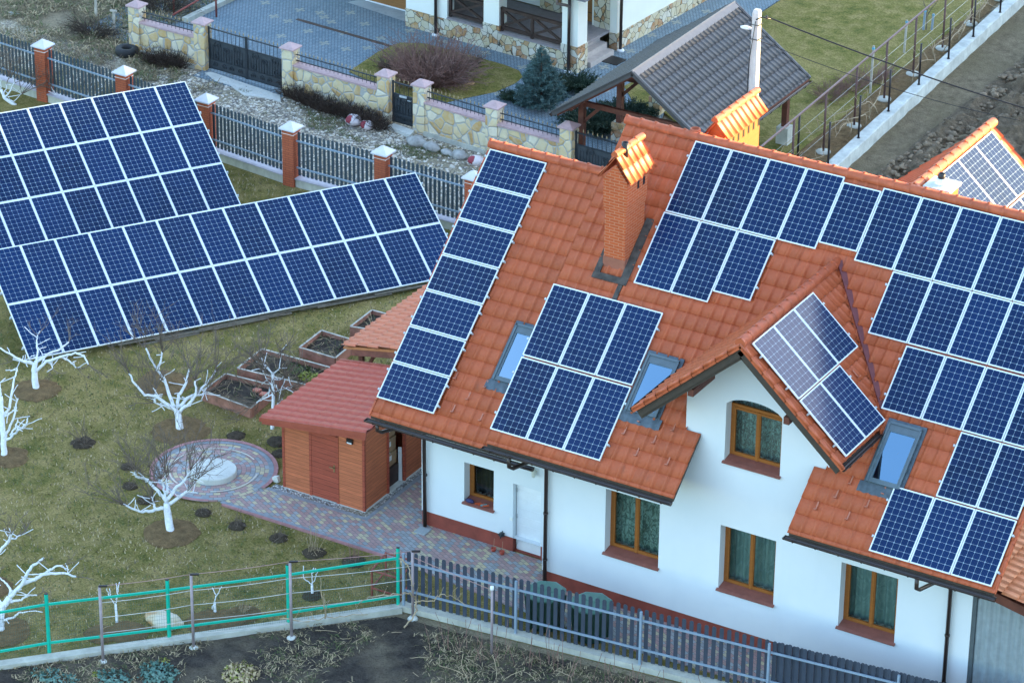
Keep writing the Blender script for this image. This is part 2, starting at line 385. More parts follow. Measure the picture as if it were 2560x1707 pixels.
POLE=m_conc('whitewashed_pole',(.62,.62,.60),.1)
CURT=None
def m_curtain(name,a,b,sc):
    k=NT(name,.9,.1); n=k.noise(sc,3,.5,k.co((1,1,.6)),1.5); k.col(k.ramp(n,[(.4,a),(.52,b),(.6,a)])); return k.out()
CURT=m_curtain('plain_curtain',(.20,.27,.26),(.28,.35,.33),3); CURTP=m_curtain('patterned_curtain',(.32,.40,.36),(.08,.11,.09),7); CURTF=m_curtain('flowered_curtain',(.34,.42,.39),(.17,.14,.13),9)
def m_glass(name,refl,tint,gc=(.9,.95,1)):
    m=bpy.data.materials.new(name); m.use_nodes=True; t=m.node_tree; t.nodes.clear()
    o=t.nodes.new('ShaderNodeOutputMaterial'); a=t.nodes.new('ShaderNodeBsdfTransparent'); a.inputs[0].default_value=(*tint,1)
    g=t.nodes.new('ShaderNodeBsdfGlossy'); g.inputs['Roughness'].default_value=.02; g.inputs[0].default_value=(*gc,1)
    f=t.nodes.new('ShaderNodeFresnel'); f.inputs[0].default_value=1.5
    ad=t.nodes.new('ShaderNodeMath'); ad.operation='ADD'; ad.inputs[1].default_value=refl; t.links.new(f.outputs[0],ad.inputs[0])
    mx=t.nodes.new('ShaderNodeMixShader'); t.links.new(ad.outputs[0],mx.inputs[0]); t.links.new(a.outputs[0],mx.inputs[1]); t.links.new(g.outputs[0],mx.inputs[2])
    t.links.new(mx.outputs[0],o.inputs[0]); return m
GLASS=m_glass('window_glass',.02,(.80,.92,.90)); SKYGL=m_glass('sky_tinted_roof_glass',.50,(.25,.35,.45),(.50,.78,1.0))  # roof glass: reflectance raised and tinted blue to imitate reflected sky
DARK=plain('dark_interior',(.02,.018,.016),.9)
BACK=plain('white_backsheet',(.60,.70,.78),.3,var=.03)
# ------------------------------------------------------------------ roofs
def frame3(o,a,b):
    o=V3(o); a=nrm(a); b=nrm(b); n=nrm(np.cross(b,a)); 
    if n[2]<0: n=-n
    return o,a,b,n
def tile_surface(mb,o,a,b,W,L,wave=.30,row=.40,roll=.046,lift=.024,keep=None,sub=9,mi=0,u0=0,bond=False,wav=.014,saw=False):
    """interlocking tiles: a runs across the slope, b down the slope"""
    o,a,b,n=frame3(o,a,b); nr=int(math.ceil(L/row)); nc=int(math.ceil(W/wave*sub))
    def prof(u):
        t=(u/wave)%1.0
        if saw: return roll*((t/.16) if t<.16 else (1-(t-.16)/.84)**.8)
        return roll*(math.sin(math.pi*(t-.66)/.34)**1.1 if t>.66 else -.06*math.sin(math.pi*t/.66))
    for r in range(nr):
        b0=r*row; b1=min(L,b0+row); off=(wave*.5 if bond and r%2 else 0)
        us=np.linspace(0,W,nc+1); vs=[]; 
        for u in us:
            h=prof(u+off+u0); w=wav*h/roll
            vs.append(o+a*u+b*(b0+(w if r else 0))+n*(h*.9+.0))
            vs.append(o+a*u+b*(b1+w)+n*(h+lift*(b1-b0)/row))
            vs.append(o+a*u+b*(b1+w)+n*(h-.012))
        fs=[];uv=[];f2=[]
        for i in range(nc):
            uc=(us[i]+us[i+1])/2
            if keep and not keep(o+a*uc+b*(b0+b1)/2): continue
            k=3*i; fs.append((k,k+1,k+4,k+3)); q=(u0+us[i]+off)/wave+100; q2=(u0+us[i+1]+off)/wave+100; q2=min(q2,math.floor(q)+.999)
            uv.append([(q,r+.1),(q,r+.9),(q2,r+.9),(q2,r+.1)]); f2.append((k+1,k+2,k+5,k+4))
        if np.dot(np.cross(b,a),n)<0: fs=[f[::-1] for f in fs]; uv=[u[::-1] for u in uv]; f2=[f[::-1] for f in f2]
        base=len(mb.v); mb.add(vs,fs,mi,True,uv)
        for f,u in zip(f2,uv):
            mb.f.append([base+k for k in f]); mb.m.append(mi); mb.sm.append(False); mb.uv.append(u)
    return mb
def ridge_caps(mb,p,q,r=.13,seg=.40,mi=0):
    p,q=V3(p),V3(q); L=np.linalg.norm(q-p); n=max(1,int(round(L/seg))); d=nrm(q-p); e=nrm(np.cross(d,(0,0,1))); u=np.cross(e,d)
    for i in range(n):
        a=p+d*L*i/n; b=p+d*(L*(i+1)/n+.05)
        rings=[]
        for pt,rr in((a,r*1.0),(a+d*.06,r*1.07),(a+d*.065,r*.97),(b,r*.93)):
            rings.append([pt+e*rr*math.cos(t)+u*rr*(math.sin(t)) for t in np.linspace(-.35,math.pi+.35,11)])
        vs=[x for g in rings for x in g]; fs=[(k*11+j,k*11+j+1,(k+1)*11+j+1,(k+1)*11+j) for k in range(3) for j in range(10)]
        mb.add(vs,fs,mi,True)
        if i==0: mb.poly(rings[0],mi)
        if i==n-1: mb.poly(rings[-1][::-1],mi)
        # small clip on top
        c=a+d*.03+u*(r*1.07); mb.obox(c,d*.03,e*.02,u*.014,mi)
    return mb
def gutter(mb,p,q,r=.075,down=(0,0,-1)):
    p,q=V3(p),V3(q); d=nrm(q-p); e=nrm(np.cross(d,(0,0,1))); u=np.array((0,0,1.)); n=9
    for rr in (r,r-.012):
        vs=[];
        for pt in(p,q): vs+=[pt+e*rr*math.cos(t)+u*rr*math.sin(t) for t in np.linspace(math.pi,2*math.pi,n)]
        mb.add(vs,[(j,j+1,n+j+1,n+j) for j in range(n-1)],0,True)
    for s_ in(-1,1): mb.tube([p+e*s_*r,q+e*s_*r],.012,5)
    for pt in(p,q): mb.poly([pt+e*r*math.cos(t)+u*r*math.sin(t) for t in np.linspace(math.pi,2*math.pi,n)])
    L=np.linalg.norm(q-p)
    for i in range(int(L/.58)+1):
        c=p+d*(.25+i*.58)
        if .25+i*.58<L: mb.tube([c+e*(r+.008)*math.cos(t)+u*(r+.008)*math.sin(t) for t in np.linspace(math.pi*.95,2*math.pi*1.05,8)],.011,4)
    return mb

# ------------------------------------------------------------------ solar arrays
def solar_array(name,label,o,a,b,slots,loc,group,rails=True,hscale=.10,legs=None):
    """slots: (u,v,width,length,ncx,ncy) in the plane of the modules; a across, b down the slope"""
    root=thing(name,label,'solar array',loc,group); o,a,b,n=frame3(o,a,b); T=.04; F=.021
    for (u,v,w,l,nx,ny) in slots:
        P=lambda x,y,z: o+a*x+b*y+n*z
        mb=MB()
        for (x0,x1,y0,y1) in((u,u+w,v,v+F),(u,u+w,v+l-F,v+l),(u,u+F,v+F,v+l-F),(u+w-F,u+w,v+F,v+l-F)):
            mb.obox(P((x0+x1)/2,(y0+y1)/2,-T/2),a*(x1-x0)/2,b*(y1-y0)/2,n*T/2)
        q=[P(u+F,v+F,-.008),P(u+w-F,v+F,-.008),P(u+w-F,v+l-F,-.008),P(u+F,v+l-F,-.008)]
        mb.add(q,[(0,1,2,3)] if np.dot(np.cross(q[1]-q[0],q[2]-q[1]),n)>0 else [(3,2,1,0)],1)
        q2=[p_-n*.022 for p_ in q]; mb.add(q2,[(3,2,1,0)],1)
        pan=mb.build('solar_panel',[ALU,BACK],root)
        m=F+.009; cb=MB(); q=[P(u+m,v+m,-.005),P(u+w-m,v+m,-.005),P(u+w-m,v+l-m,-.005),P(u+m,v+l-m,-.005)]
        # cells are numbered along the long edge so that the fine busbars run along it
        uvq=[(0,0),(nx,0),(nx,ny),(0,ny)] if ny>=nx else [(0,0),(0,nx),(ny,nx),(ny,0)]
        f=(0,1,2,3)
        if np.dot(np.cross(q[1]-q[0],q[2]-q[1]),n)<0: f=(3,2,1,0); uvq=uvq[::-1]
        cb.add(q,[f],0,False,[uvq]); 
        cell=cb.build('cell_sheet',CELL,root); cell.parent=pan
    if rails:
        rb=MB(); rows={}
        for s_ in slots: rows.setdefault((round(s_[1],2),round(s_[3],2)),[]).append(s_)
        for (v,l),ss in rows.items():
            us=sorted(ss); x0=us[0][0]-.07; x1=us[-1][0]+us[-1][2]+.07
            for fr in(.22,.78):
                c=o+a*(x0+x1)/2+b*(v+l*fr)-n*(T+.022); rb.obox(c,a*(x1-x0)/2,b*.02,n*.02)
                for x in(x0+.035,x1-.035): rb.obox(o+a*x+b*(v+l*fr)-n*(T/2),a*.022,b*.025,n*(T/2+.01))
        rb.build('mounting_rail',STEEL,root)
    return root

# ------------------------------------------------------------------ sky, sun, camera
CLG,CLB=5.0,1.25
SUN_AZ,SUN_EL=R(45),R(5.2)
sd=Vector((math.cos(SUN_AZ)*math.cos(SUN_EL),math.sin(SUN_AZ)*math.cos(SUN_EL),math.sin(SUN_EL)))
w=bpy.data.worlds.new('World'); S.world=w; w.use_nodes=True; nt=w.node_tree
sk=nt.nodes.new('ShaderNodeTexSky'); sk.sky_type='NISHITA'; sk.sun_disc=False
sk.sun_elevation=SUN_EL; sk.sun_rotation=R(90)-SUN_AZ; sk.air_density=1.0; sk.dust_density=.4; sk.ozone_density=2.4; sk.altitude=300
# thin broken cloud, brightest toward sunset; overhead part and clear gap added to shape light
tc=nt.nodes.new('ShaderNodeTexCoord'); mp=nt.nodes.new('ShaderNodeMapping'); mp.inputs[3].default_value=(1,1,2.2); nt.links.new(tc.outputs['Generated'],mp.inputs[0])
ns=nt.nodes.new('ShaderNodeTexNoise'); ns.inputs['Scale'].default_value=3.2; ns.inputs['Detail'].default_value=7; nt.links.new(mp.outputs[0],ns.inputs['Vector'])
rp_=nt.nodes.new('ShaderNodeValToRGB'); rp_.color_ramp.elements[0].position=.38; rp_.color_ramp.elements[1].position=.66; nt.links.new(ns.outputs[0],rp_.inputs[0])
dt=nt.nodes.new('ShaderNodeVectorMath'); dt.operation='DOT_PRODUCT'; gd_=Vector((.40,.76,.50)).normalized(); dt.inputs[1].default_value=gd_; nt.links.new(tc.outputs['Generated'],dt.inputs[0])
pw=nt.nodes.new('ShaderNodeMath'); pw.operation='POWER'; mx0=nt.nodes.new('ShaderNodeMath'); mx0.operation='MAXIMUM'; mx0.inputs[1].default_value=0; nt.links.new(dt.outputs['Value'],mx0.inputs[0]); nt.links.new(mx0.outputs[0],pw.inputs[0]); pw.inputs[1].default_value=14
ml=nt.nodes.new('ShaderNodeMath'); ml.operation='MULTIPLY_ADD'; ml.inputs[1].default_value=CLG; nt.links.new(pw.outputs[0],ml.inputs[0]); sz=nt.nodes.new('ShaderNodeSeparateXYZ'); nt.links.new(tc.outputs['Generated'],sz.inputs[0]); zz=nt.nodes.new('ShaderNodeMath'); zz.operation='MULTIPLY_ADD'; zz.use_clamp=False; zz.inputs[1].default_value=CLB*1.4; zz.inputs[2].default_value=CLB*.15; nt.links.new(sz.outputs[2],zz.inputs[0]); nt.links.new(zz.outputs[0],ml.inputs[2])
cm=nt.nodes.new('ShaderNodeMath'); cm.operation='MULTIPLY'; nt.links.new(ml.outputs[0],cm.inputs[0])
d2=nt.nodes.new('ShaderNodeVectorMath'); d2.operation='DOT_PRODUCT'; d2.inputs[1].default_value=Vector((-.15,.05,.98)).normalized(); nt.links.new(tc.outputs['Generated'],d2.inputs[0])
mr=nt.nodes.new('ShaderNodeMapRange'); mr.inputs[1].default_value=.74; mr.inputs[2].default_value=.90; mr.inputs[3].default_value=1.0; mr.inputs[4].default_value=.12; nt.links.new(d2.outputs['Value'],mr.inputs[0])
c3=nt.nodes.new('ShaderNodeMath'); c3.operation='MULTIPLY'; nt.links.new(rp_.outputs[0],c3.inputs[0]); nt.links.new(mr.outputs[0],c3.inputs[1]); nt.links.new(c3.outputs[0],cm.inputs[1])
vs_=nt.nodes.new('ShaderNodeVectorMath'); vs_.operation='SCALE'; vs_.inputs[0].default_value=(1.0,.97,.95); nt.links.new(cm.outputs[0],vs_.inputs['Scale'])
va=nt.nodes.new('ShaderNodeVectorMath'); va.operation='ADD'; nt.links.new(sk.outputs[0],va.inputs[0]); nt.links.new(vs_.outputs[0],va.inputs[1])
bg=nt.nodes['Background']; nt.links.new(va.outputs[0],bg.inputs[0]); bg.inputs[1].default_value=.15
sl=bpy.data.lights.new('sun','SUN'); sl.energy=3.2; sl.angle=R(.53); sl.color=(1,.66,.27)
so=bpy.data.objects.new('sun',sl); COL.objects.link(so); so.rotation_euler=(-sd).to_track_quat('-Z','Y').to_euler()
cam=bpy.data.cameras.new('camera'); cam.sensor_width=36; cam.lens=FOC*36; cam.clip_start=1; cam.clip_end=3000
co=bpy.data.objects.new('camera',cam); COL.objects.link(co)
from mathutils import Matrix
co.matrix_world=Matrix(((RT[0],-DN[0],-FW[0],CAM[0]),(RT[1],-DN[1],-FW[1],CAM[1]),(RT[2],-DN[2],-FW[2],CAM[2]),(0,0,0,1)))
S.camera=co
S.view_settings.view_transform='Standard'; S.view_settings.look='None'; S.view_settings.exposure=EXPO; S.view_settings.gamma=1
S.render.resolution_x=1024; S.render.resolution_y=682
try: S.cycles.max_bounces=8; S.cycles.transparent_max_bounces=12; S.cycles.use_denoising=True
except Exception: pass
# ------------------------------------------------------------------ ground
def xy(l,z=0.0): return [tuple(G(p,z)[:2]) for p in l]
mb=MB(); mb.sheet([(-700,-700),(700,-700),(700,700),(-700,700)],-.02); struct('ground',mb,EARTH)
mb=MB(); N_=40                                   # unseen rise added to keep the evening sun off everything but the roof tops
for i in range(N_):
    pass
hx=np.linspace(110,330,23); hy=np.linspace(-120,480,27); vs=[]
for x in hx:
    for y in hy:
        t=(x-110)/220; vs.append((x,y,(math.sin(math.pi*t)**1.2)*(33.2+2.0*MN.noise(Vector((x*.02,y*.02,3))))*min(1,max(0,(y+120)/60))*min(1,max(0,(480-y)/60))-.1))
mb.add(vs,[(i*27+j,(i+1)*27+j,(i+1)*27+j+1,i*27+j+1) for i in range(22) for j in range(26)],0,True); struct('sun_blocking_rise',mb,STRIP)
mb=MB(); mb.sheet([(0,-2.1),(-6.83,-8.95),(-20,-22),(-45,-24),(-45,20.6),(-26.4,18.35),(-19.5,17.6),(-9.6,16.9),(5,16),(16,15.3),(16,-.45)],.0); struct('lawn',mb,LAWN)
mb=MB(); mb.sheet([(-34,17.5),(-26,17.9),(-9,16.9),(16,15),(16,21),(-3.4,22.2),(-9.4,22.45),(-24,23.3),(-27,22.6),(-34,23.5)],-.008); struct('gravel_road',mb,GRAVEL)
# front path, circle and drain strip
mb=MB(); mb.prism([(-6.75,.02),(-1.5,-.12),(2,-.5),(5,-.72),(9,-.55),(14,-.2),(14,.84),(2.2,.84),(2.2,1.77),(-1.83,1.77),(-1.83,5.6),(-3.22,5.6),(-3.22,1.26),(-6.15,1.26),(-6.6,.9)],-.05,.03); struct('path',mb,PAVE)
cc=(-7.9,1.25); RC=1.60
mb=MB(); mb.lathe((cc[0],cc[1],0),[(RC,-.05),(RC,.036)],56,0,False); struct('paved_circle',mb,PAVEC)
mb=MB()
def arc(r0,r1,a0,a1,z,n=48):
    vs=[]; 
    for t in np.linspace(a0,a1,n): vs+= [(cc[0]+r0*math.cos(t),cc[1]+r0*math.sin(t),z),(cc[0]+r1*math.cos(t),cc[1]+r1*math.sin(t),z)]
    mb.add(vs,[(2*i,2*i+1,2*i+3,2*i+2) for i in range(n-1)])
arc(RC-.04,RC+.07,R(-5),R(300),.055); 
mb.box(-6.7,-1.5,-.14,-.07,-.02,.05)
struct('path_kerb',mb,SETTR)
mb=MB(); arc(RC-.17,RC-.045,R(-8),R(300),.045); mb.sheet([(-6.8,-.065),(-1.5,-.2+.14),(-1.5,.05),(-6.8,.06)],.0345); mb.sheet([(-6.2,1.13),(-3.1,1.13),(-3.1,5.5),(-3.22,5.5),(-3.22,1.26),(-6.2,1.26)],.0345); struct('path_edging',mb,SETTG)
mb=MB(); arc(1.13,1.17,R(60),R(250),.05); arc(1.13,1.17,R(-60),R(20),.05,20); struct('path_ring_line',mb,plain('pale_ring_line',(.62,.58,.50),.8))
mb=MB(); mb.sheet([(-6.15,1.27),(-3.2,1.27),(-3.2,5.4),(-3.42,5.4),(-3.42,1.52),(-6.15,1.52)],.02); struct('drain_gravel',mb,DRAIN)
mb=MB(); mb.prism([(-5.95,1.47),(-3.38,1.47),(-3.38,5.2),(-5.95,5.2)],-.05,.026); struct('shed_floor',mb,CONCW)

def soil_grid(name,x0,x1,y0,y1,st,inside,hf,mat):
    nx=int((x1-x0)/st)+1; ny=int((y1-y0)/st)+1; vs=[];ok=[]
    for i in range(nx):
        for j in range(ny):
            x,y=x0+i*st,y0+j*st; k=inside(x,y); ok.append(k>0); vs.append((x,y,hf(x,y)*min(1,max(0,k*2.0)) + .004))
    fs=[]
    for i in range(nx-1):
        for j in range(ny-1):
            q=(i*ny+j,(i+1)*ny+j,(i+1)*ny+j+1,i*ny+j+1)
            if all(ok[t] for t in q): fs.append(q)
    mb=MB(); mb.add(vs,fs,0,False); return struct(name,mb,mat)
def clod(x,y,s,a):
    v=Vector((x*s,y*s,1.7)); return a*(max(0,MN.noise(v)+.25)*1.2+.5*max(0,MN.noise(v*2.3)+.1)+.25*MN.noise(v*5))
def front_line(x): return -2.15+.985*x if x<0 else -2.2+.105*x
soil_grid('garden_soil',-9,11,-12.5,-1.2,.07,lambda x,y: front_line(x)-.12-y,lambda x,y: clod(x,y,3.0,.055),SOIL)
soil_grid('ploughed_field',-2.2,9,15,48,.11,lambda x,y: x+1.95-.12*(y-27)/13*1.0-.55+.08*MN.noise(Vector((y*.8,0,0))),lambda x,y: clod(x,y,1.5,.42)+.09*math.sin(x*2.6+.6*MN.noise(Vector((x,y*.4,0)))),FIELD)
mb=MB(); mb.sheet([(-2.55,24),(-1.0,24),(-1.2,33),(-1.4,48),(-4.2,48)],.006); struct('grass_verge',mb,STRIP)
# neighbour's yard
mb=MB(); mb.prism([(-29,23.75),(-24,23.45),(-9.3,22.5),(-6.2,22.4),(-6.2,26.5),(-9.0,27.5),(-10.6,33),(-10.2,46),(-13.5,46),(-13.5,32),(-29,33)],-.06,.02); struct('driveway',mb,BLUEP)
mb=MB(); pl=xy([(872,182),(905,160),(945,133),(1000,110),(1060,112),(1170,140),(1260,165),(1298,180),(1306,195),(1290,210),(1240,232),(1168,247),(1100,262),(1000,240)]); mb.prism(pl,-.03,.045); struct('island_lawn',mb,LAWN2)
mb=MB(); g1=G((1560,218)); g2=G((1585,262)); g3=G((1660,284)); mb.prism([tuple(g1[:2]),tuple(g2[:2]),tuple(g3[:2]),(-5.0,25.2),(-4.1,25.2),(-4.4,52),(-10.2,52),(-10.4,36)],-.03,.04); struct('back_lawn',mb,LAWN2)
soil_grid('trellis_bed',-4.6,-2.5,23,50,.09,lambda x,y: min(x+4.25+.25*MN.noise(Vector((y*.9,2,0)))+.03*(y-27),-2.78-.075*(y-27)-x),lambda x,y: clod(x,y,3.2,.05)+.02,MULCH)
mb=MB()
for p in [(35,155-120),(810,45),(663,9),(685,43),(720,55),(800,34),(876,34),(828,57),(912,62),(703,92),(811,110),(918,122),(1024,79),(952,98),(1108,107),(1214,134),(1306,170),(750,27),(770,80),(860,85),(1246,235),(1510,170),(1525,158),(1575,130),(1628,90),(1690,58),(1766,31),(1510,228),(1642,297),(1505,200),(865,125)]:
    c=G(p); 
    for dx,dy in((0,0),(.13,0),(0,.13),(-.13,0),(0,-.13)): mb.box(c[0]+dx-.055,c[0]+dx+.055,c[1]+dy-.055,c[1]+dy+.055,.018,.0245)
struct('driveway_accent_setts',mb,SETTY)
a,b=G((742,50)),G((978,118)); d=nrm(b-a)
mb=MB(); mb.bar(a+(0,0,.018),b+(0,0,.018),.16,.02); struct('driveway_drain',mb,RUST)
mb=MB(); mb.sheet(xy([(905,0),(1024,36),(1018,58),(868,8)]),.024); struct('garage_apron',mb,CONCG)
# ------------------------------------------------------------------ the near house
PM=R(41.60); CP,SP,TP=math.cos(PM),math.sin(PM),math.tan(PM)
RY=6.16
def zt(y): return 7.17+(y-2.72)*TP
DNV=np.array((0,-CP,-SP)); NV=np.array((0,-SP,CP)); XV=np.array((1.,0,0)); YV=np.array((0,1.,0)); ZV=np.array((0,0,1.))
DZR=[0.0]
def rp(x,s,h=0.0): return np.array((x,RY,zt(RY)+DZR[0]))+DNV*s+NV*h
def PLN(px,p0,n): r=ray(px); n=np.array(n,float); return CAM+r*(((np.array(p0)-CAM)@n)/(r@n))
WDZ=-1.552
house=thing('house','white rendered house with steep terracotta roof carrying many blue solar panels','house',(7,4,0))
wall=MB()
def wall_y(mb,y,x0,x1,zb,ztop,holes,brk=(),dep=.30,mi=0):
    xs={x0,x1,*brk}
    for h in holes: xs|=set(np.linspace(h[0],h[1],h[4] if len(h)>4 else 2).tolist())
    xs=sorted(x for x in xs if x0-1e-6<=x<=x1+1e-6)
    for xa,xb in zip(xs[:-1],xs[1:]):
        xm=(xa+xb)/2; hs=sorted([h for h in holes if h[0]<xm<h[1]],key=lambda h:h[2]); lo=(zb,zb)
        for h in hs:
            mb.poly([(xa,y,lo[0]),(xb,y,lo[1]),(xb,y,h[2]),(xa,y,h[2])],mi); lo=(h[3](xa),h[3](xb))
            mb.poly([(xa,y,lo[0]),(xb,y,lo[1]),(xb,y+dep,lo[1]),(xa,y+dep,lo[0])],mi); mb.poly([(xa,y+dep,h[2]),(xb,y+dep,h[2]),(xb,y,h[2]),(xa,y,h[2])],mi)
        mb.poly([(xa,y,lo[0]),(xb,y,lo[1]),(xb,y,ztop(xb)),(xa,y,ztop(xa))],mi)
    for h in holes:
        mb.poly([(h[0],y,h[2]),(h[0],y+dep,h[2]),(h[0],y+dep,h[3](h[0])),(h[0],y,h[3](h[0]))],mi)
        mb.poly([(h[1],y+dep,h[2]),(h[1],y,h[2]),(h[1],y,h[3](h[1])),(h[1],y+dep,h[3](h[1]))],mi)
def hole(lt,lb,rt,rb,y):
    x0=PY(((lt[0]+lb[0])/2,(lt[1]+lb[1])/2),y)[0]; x1=PY(((rt[0]+rb[0])/2,(rt[1]+rb[1])/2),y)[0]; z1=(PY(lt,y)[2]+PY(rt,y)[2])/2; z0=(PY(lb,y)[2]+PY(rb,y)[2])/2+.03
    return x0,x1,z0,z1
W1=hole((1516,1220),(1510,1381),(1649,1262),(1646,1423),.8); W2=hole((1804,1310.5),(1793,1471),(1939.6,1353.5),(1933.6,1514),.8); W3=hole((2107,1404.7),(2091.5,1565),(2244.8,1446),(2235.9,1611),.8)
WG=hole((1817.6,1017),(1808.7,1152),(1954.7,1056.8),(1950,1194),.8); WS=hole((1161.4,1154.6),(1159.4,1255.4),(1234.3,1176.7),(1234.3,1278),1.75)
print('WIN',np.round([W1,W2,W3,WG,WS],2).tolist())
gm=(WG[0]+WG[1])/2; gw=(WG[1]-WG[0])/2
arch=lambda x: WG[3]+.02+.30*math.sqrt(max(0,1-((x-gm)/gw)**2*.92))
GX=7.97; GZ=8.70
def gtop(x):
    z=zt(.8)-.10
    if 6.05<=x<=9.78: z=max(z,GZ-abs(x-GX)*TP-.10)
    return z
k_=lambda v:(lambda x:v)
ML=2.22; MR=13.55; WY=1.75
wall_y(wall,.8,ML,MR,.43,gtop,[(W1[0],W1[1],W1[2],k_(W1[3])),(W2[0],W2[1],W2[2],k_(W2[3])),(W3[0],W3[1],W3[2],k_(W3[3])),(WG[0],WG[1],WG[2],arch,13)],brk=(6.05,6.0499,GX,9.78,9.7801))
DR=(.82,1.62,0.03,1.98)
wall_y(wall,WY,-1.85,ML,.43,k_(zt(WY)+WDZ-.1),[(WS[0],WS[1],WS[2],k_(WS[3])),(DR[0],DR[1],.4301,k_(DR[3]))],dep=.28)
wall.poly([(MR,.8,.43),(MR,11.4,.43),(MR,11.4,zt(.8)),(MR,RY,zt(RY)-.15),(MR,.8,zt(.8)-.1)])
wall.poly([(ML,WY,.43),(ML,.8,.43),(ML,.8,zt(.8)-.1),(ML,RY,zt(RY)-.1),(ML,RY,3)])
wall.poly([(1.48,.7,zt(.7)+WDZ),(1.48,RY,zt(RY)+WDZ),(1.48,RY,zt(RY)-.06),(1.48,-.35,zt(-.35)-.06),(1.48,-.35,zt(-.35)-.2)][::-1])
wall.poly([(-1.85,11.4,.43),(-1.85,WY,.43),(-1.85,WY,zt(WY)+WDZ-.1),(-1.85,RY,zt(RY)+WDZ-.12),(-1.85,11.4,4.5)])
wall.poly([(MR,11.4,.43),(-1.85,11.4,.43),(-1.85,11.4,5.4),(MR,11.4,5.4)])
for x,s in((6.05,1),(9.78,-1)):
    zz=GZ-abs(x-GX)*TP-.1; yb=2.72+(zz-7.17)/TP
    q=[(x,.8,zt(.8)-.15),(x,.8,zz),(x,yb,zz)]; wall.poly(q if s>0 else q[::-1])
wall.build('wall',STUCCO,house)
mb=MB(); mb.box(ML+.012,MR-.012,.815,1.0,-.05,.43); mb.box(-1.84,DR[0],WY+.012,WY+.2,-.05,.43); mb.box(DR[1],ML+.02,WY+.012,WY+.2,-.05,.43); mb.box(-1.838,-1.6,WY+.2,11.4,-.05,.43); mb.box(MR-.2,MR-.013,1.0,11.4,-.05,.43); mb.box(DR[0],DR[1],WY+.1,WY+.3,-.02,.035)
mb.build('plinth',PLINTH,house)
# tiles
mb=MB(); tile_surface(mb,(1.37,RY,zt(RY)),XV,DNV,13.19,8.90,keep=lambda p:not(6.46<p[0]<9.43 and p[1]<.83) and not(6.09<p[0]<9.74 and p[1]>=.83 and p[2]<GZ-abs(p[0]-GX)*TP-.12))
tile_surface(mb,(14.56,RY,zt(RY)),-XV,np.array((0,CP,-SP)),13.19,7.6,wave=.57,sub=4)
roof=mb.build('main_roof',TILE,house)
mb=MB()
def slab(x0,x1,ya,yb,dz,t=.13):
    mb.ext([(x0,ya,zt(ya)+dz-.035),(x0,yb,zt(yb)+dz-.035),(x0,yb,zt(yb)+dz-t),(x0,ya,zt(ya)+dz-t)],(x1-x0,0,0))
slab(1.385,6.04,.82,RY,0); slab(9.80,14.545,.82,RY,0); slab(6.04,9.80,4.6,RY,0); slab(1.385,6.45,-.46,.82,0); slab(9.44,14.545,-.46,.82,0)
mb.ext([(1.385,RY,zt(RY)-.035),(1.385,11.6,zt(RY)-.035-(11.6-RY)*TP),(1.385,11.6,zt(RY)-.2-(11.6-RY)*TP),(1.385,RY,zt(RY)-.2)],(13.16,0,0))
slab(-2.505,1.47,.44,RY,WDZ)
mb.ext([(-2.505,RY,zt(RY)+WDZ-.035),(-2.505,11.6,zt(RY)+WDZ-.035-(11.6-RY)*TP),(-2.505,11.6,zt(RY)+WDZ-.2-(11.6-RY)*TP),(-2.505,RY,zt(RY)+WDZ-.2)],(3.98,0,0))
for sx in(-1,1):
    mb.ext([(GX,-.30,GZ-.04),(GX+sx*2.60,-.30,GZ-.04-2.60*TP),(GX+sx*2.60,-.30,GZ-.15-2.60*TP),(GX,-.30,GZ-.15)],(0,1.1,0))
mb.build('roof_deck',FASCIA,house)
mb=MB(); tile_surface(mb,(-2.52,RY+.02,zt(RY+.02)+WDZ),XV,DNV,4.02,7.73)
tile_surface(mb,(1.48,RY,zt(RY)+WDZ),-XV,np.array((0,CP,-SP)),4.0,7.6,wave=.57,sub=4); mb.build('wing_roof',TILE,house)
mb=MB()
for sx in(-1,1):
    b=np.array((sx*CP,0,-SP)); tile_surface(mb,(GX,-.36,GZ),YV,b,5.3,3.52,wave=.30 if sx<0 else .24,roll=.046 if sx<0 else .034,row=.40,bond=sx>0,keep=lambda p: p[2]>zt(p[1])-.03)
mb.build('gable_roof',TILE,house)
# ridge and verge tiles
for p,q in(((1.33,RY,zt(RY)+.02),(14.6,RY,zt(RY)+.02)),((-2.56,RY,zt(RY)+WDZ+.02),(1.48,RY,zt(RY)+WDZ+.02)),((GX,-.42,GZ+.03),(GX,4.62,GZ+.03))):
    mb=MB(); ridge_caps(mb,p,q); mb.build('ridge_cap',RIDGE,house)
for sx in(-1,1):
    mb=MB(); d=np.array((sx*CP,0,-SP))
    for i in range(9):
        p=np.array((GX,-.39,GZ-.035))+d*(i*.4); q=p+d*.42; mb.bar(p,q+ZV*-.0,.05,.11 ,(0,0,1)); mb.tube([p+ZV*.06,q+ZV*.045],.045,7)
    mb.build('verge_tile',RIDGE,house)
for (x,dz,y0) in((14.56,0,-.48),(-2.52,WDZ,.42)):
    mb=MB()
    for i in range(22):
        y=y0+i*.295
        if y+.3<RY: mb.bar((x,y,zt(y)+dz-.02),(x,y+.31,zt(y+.31)+dz-.02),.045,.10)
    mb.build('verge_tile',RIDGE,house)
for sx in(-1,1):
    mb=MB(); d=np.array((sx*CP,0,-SP)); p=np.array((GX,-.335,GZ-.19)); mb.bar(p-d*.02,p+d*3.46,.035,.22,(0,0,1)); mb.bar(p+np.array((0,.03,-.14))-d*.02,p+np.array((0,.03,-.14))+d*3.40,.03,.13,(0,0,1))
    mb.build('barge_board',FASCIA,house)
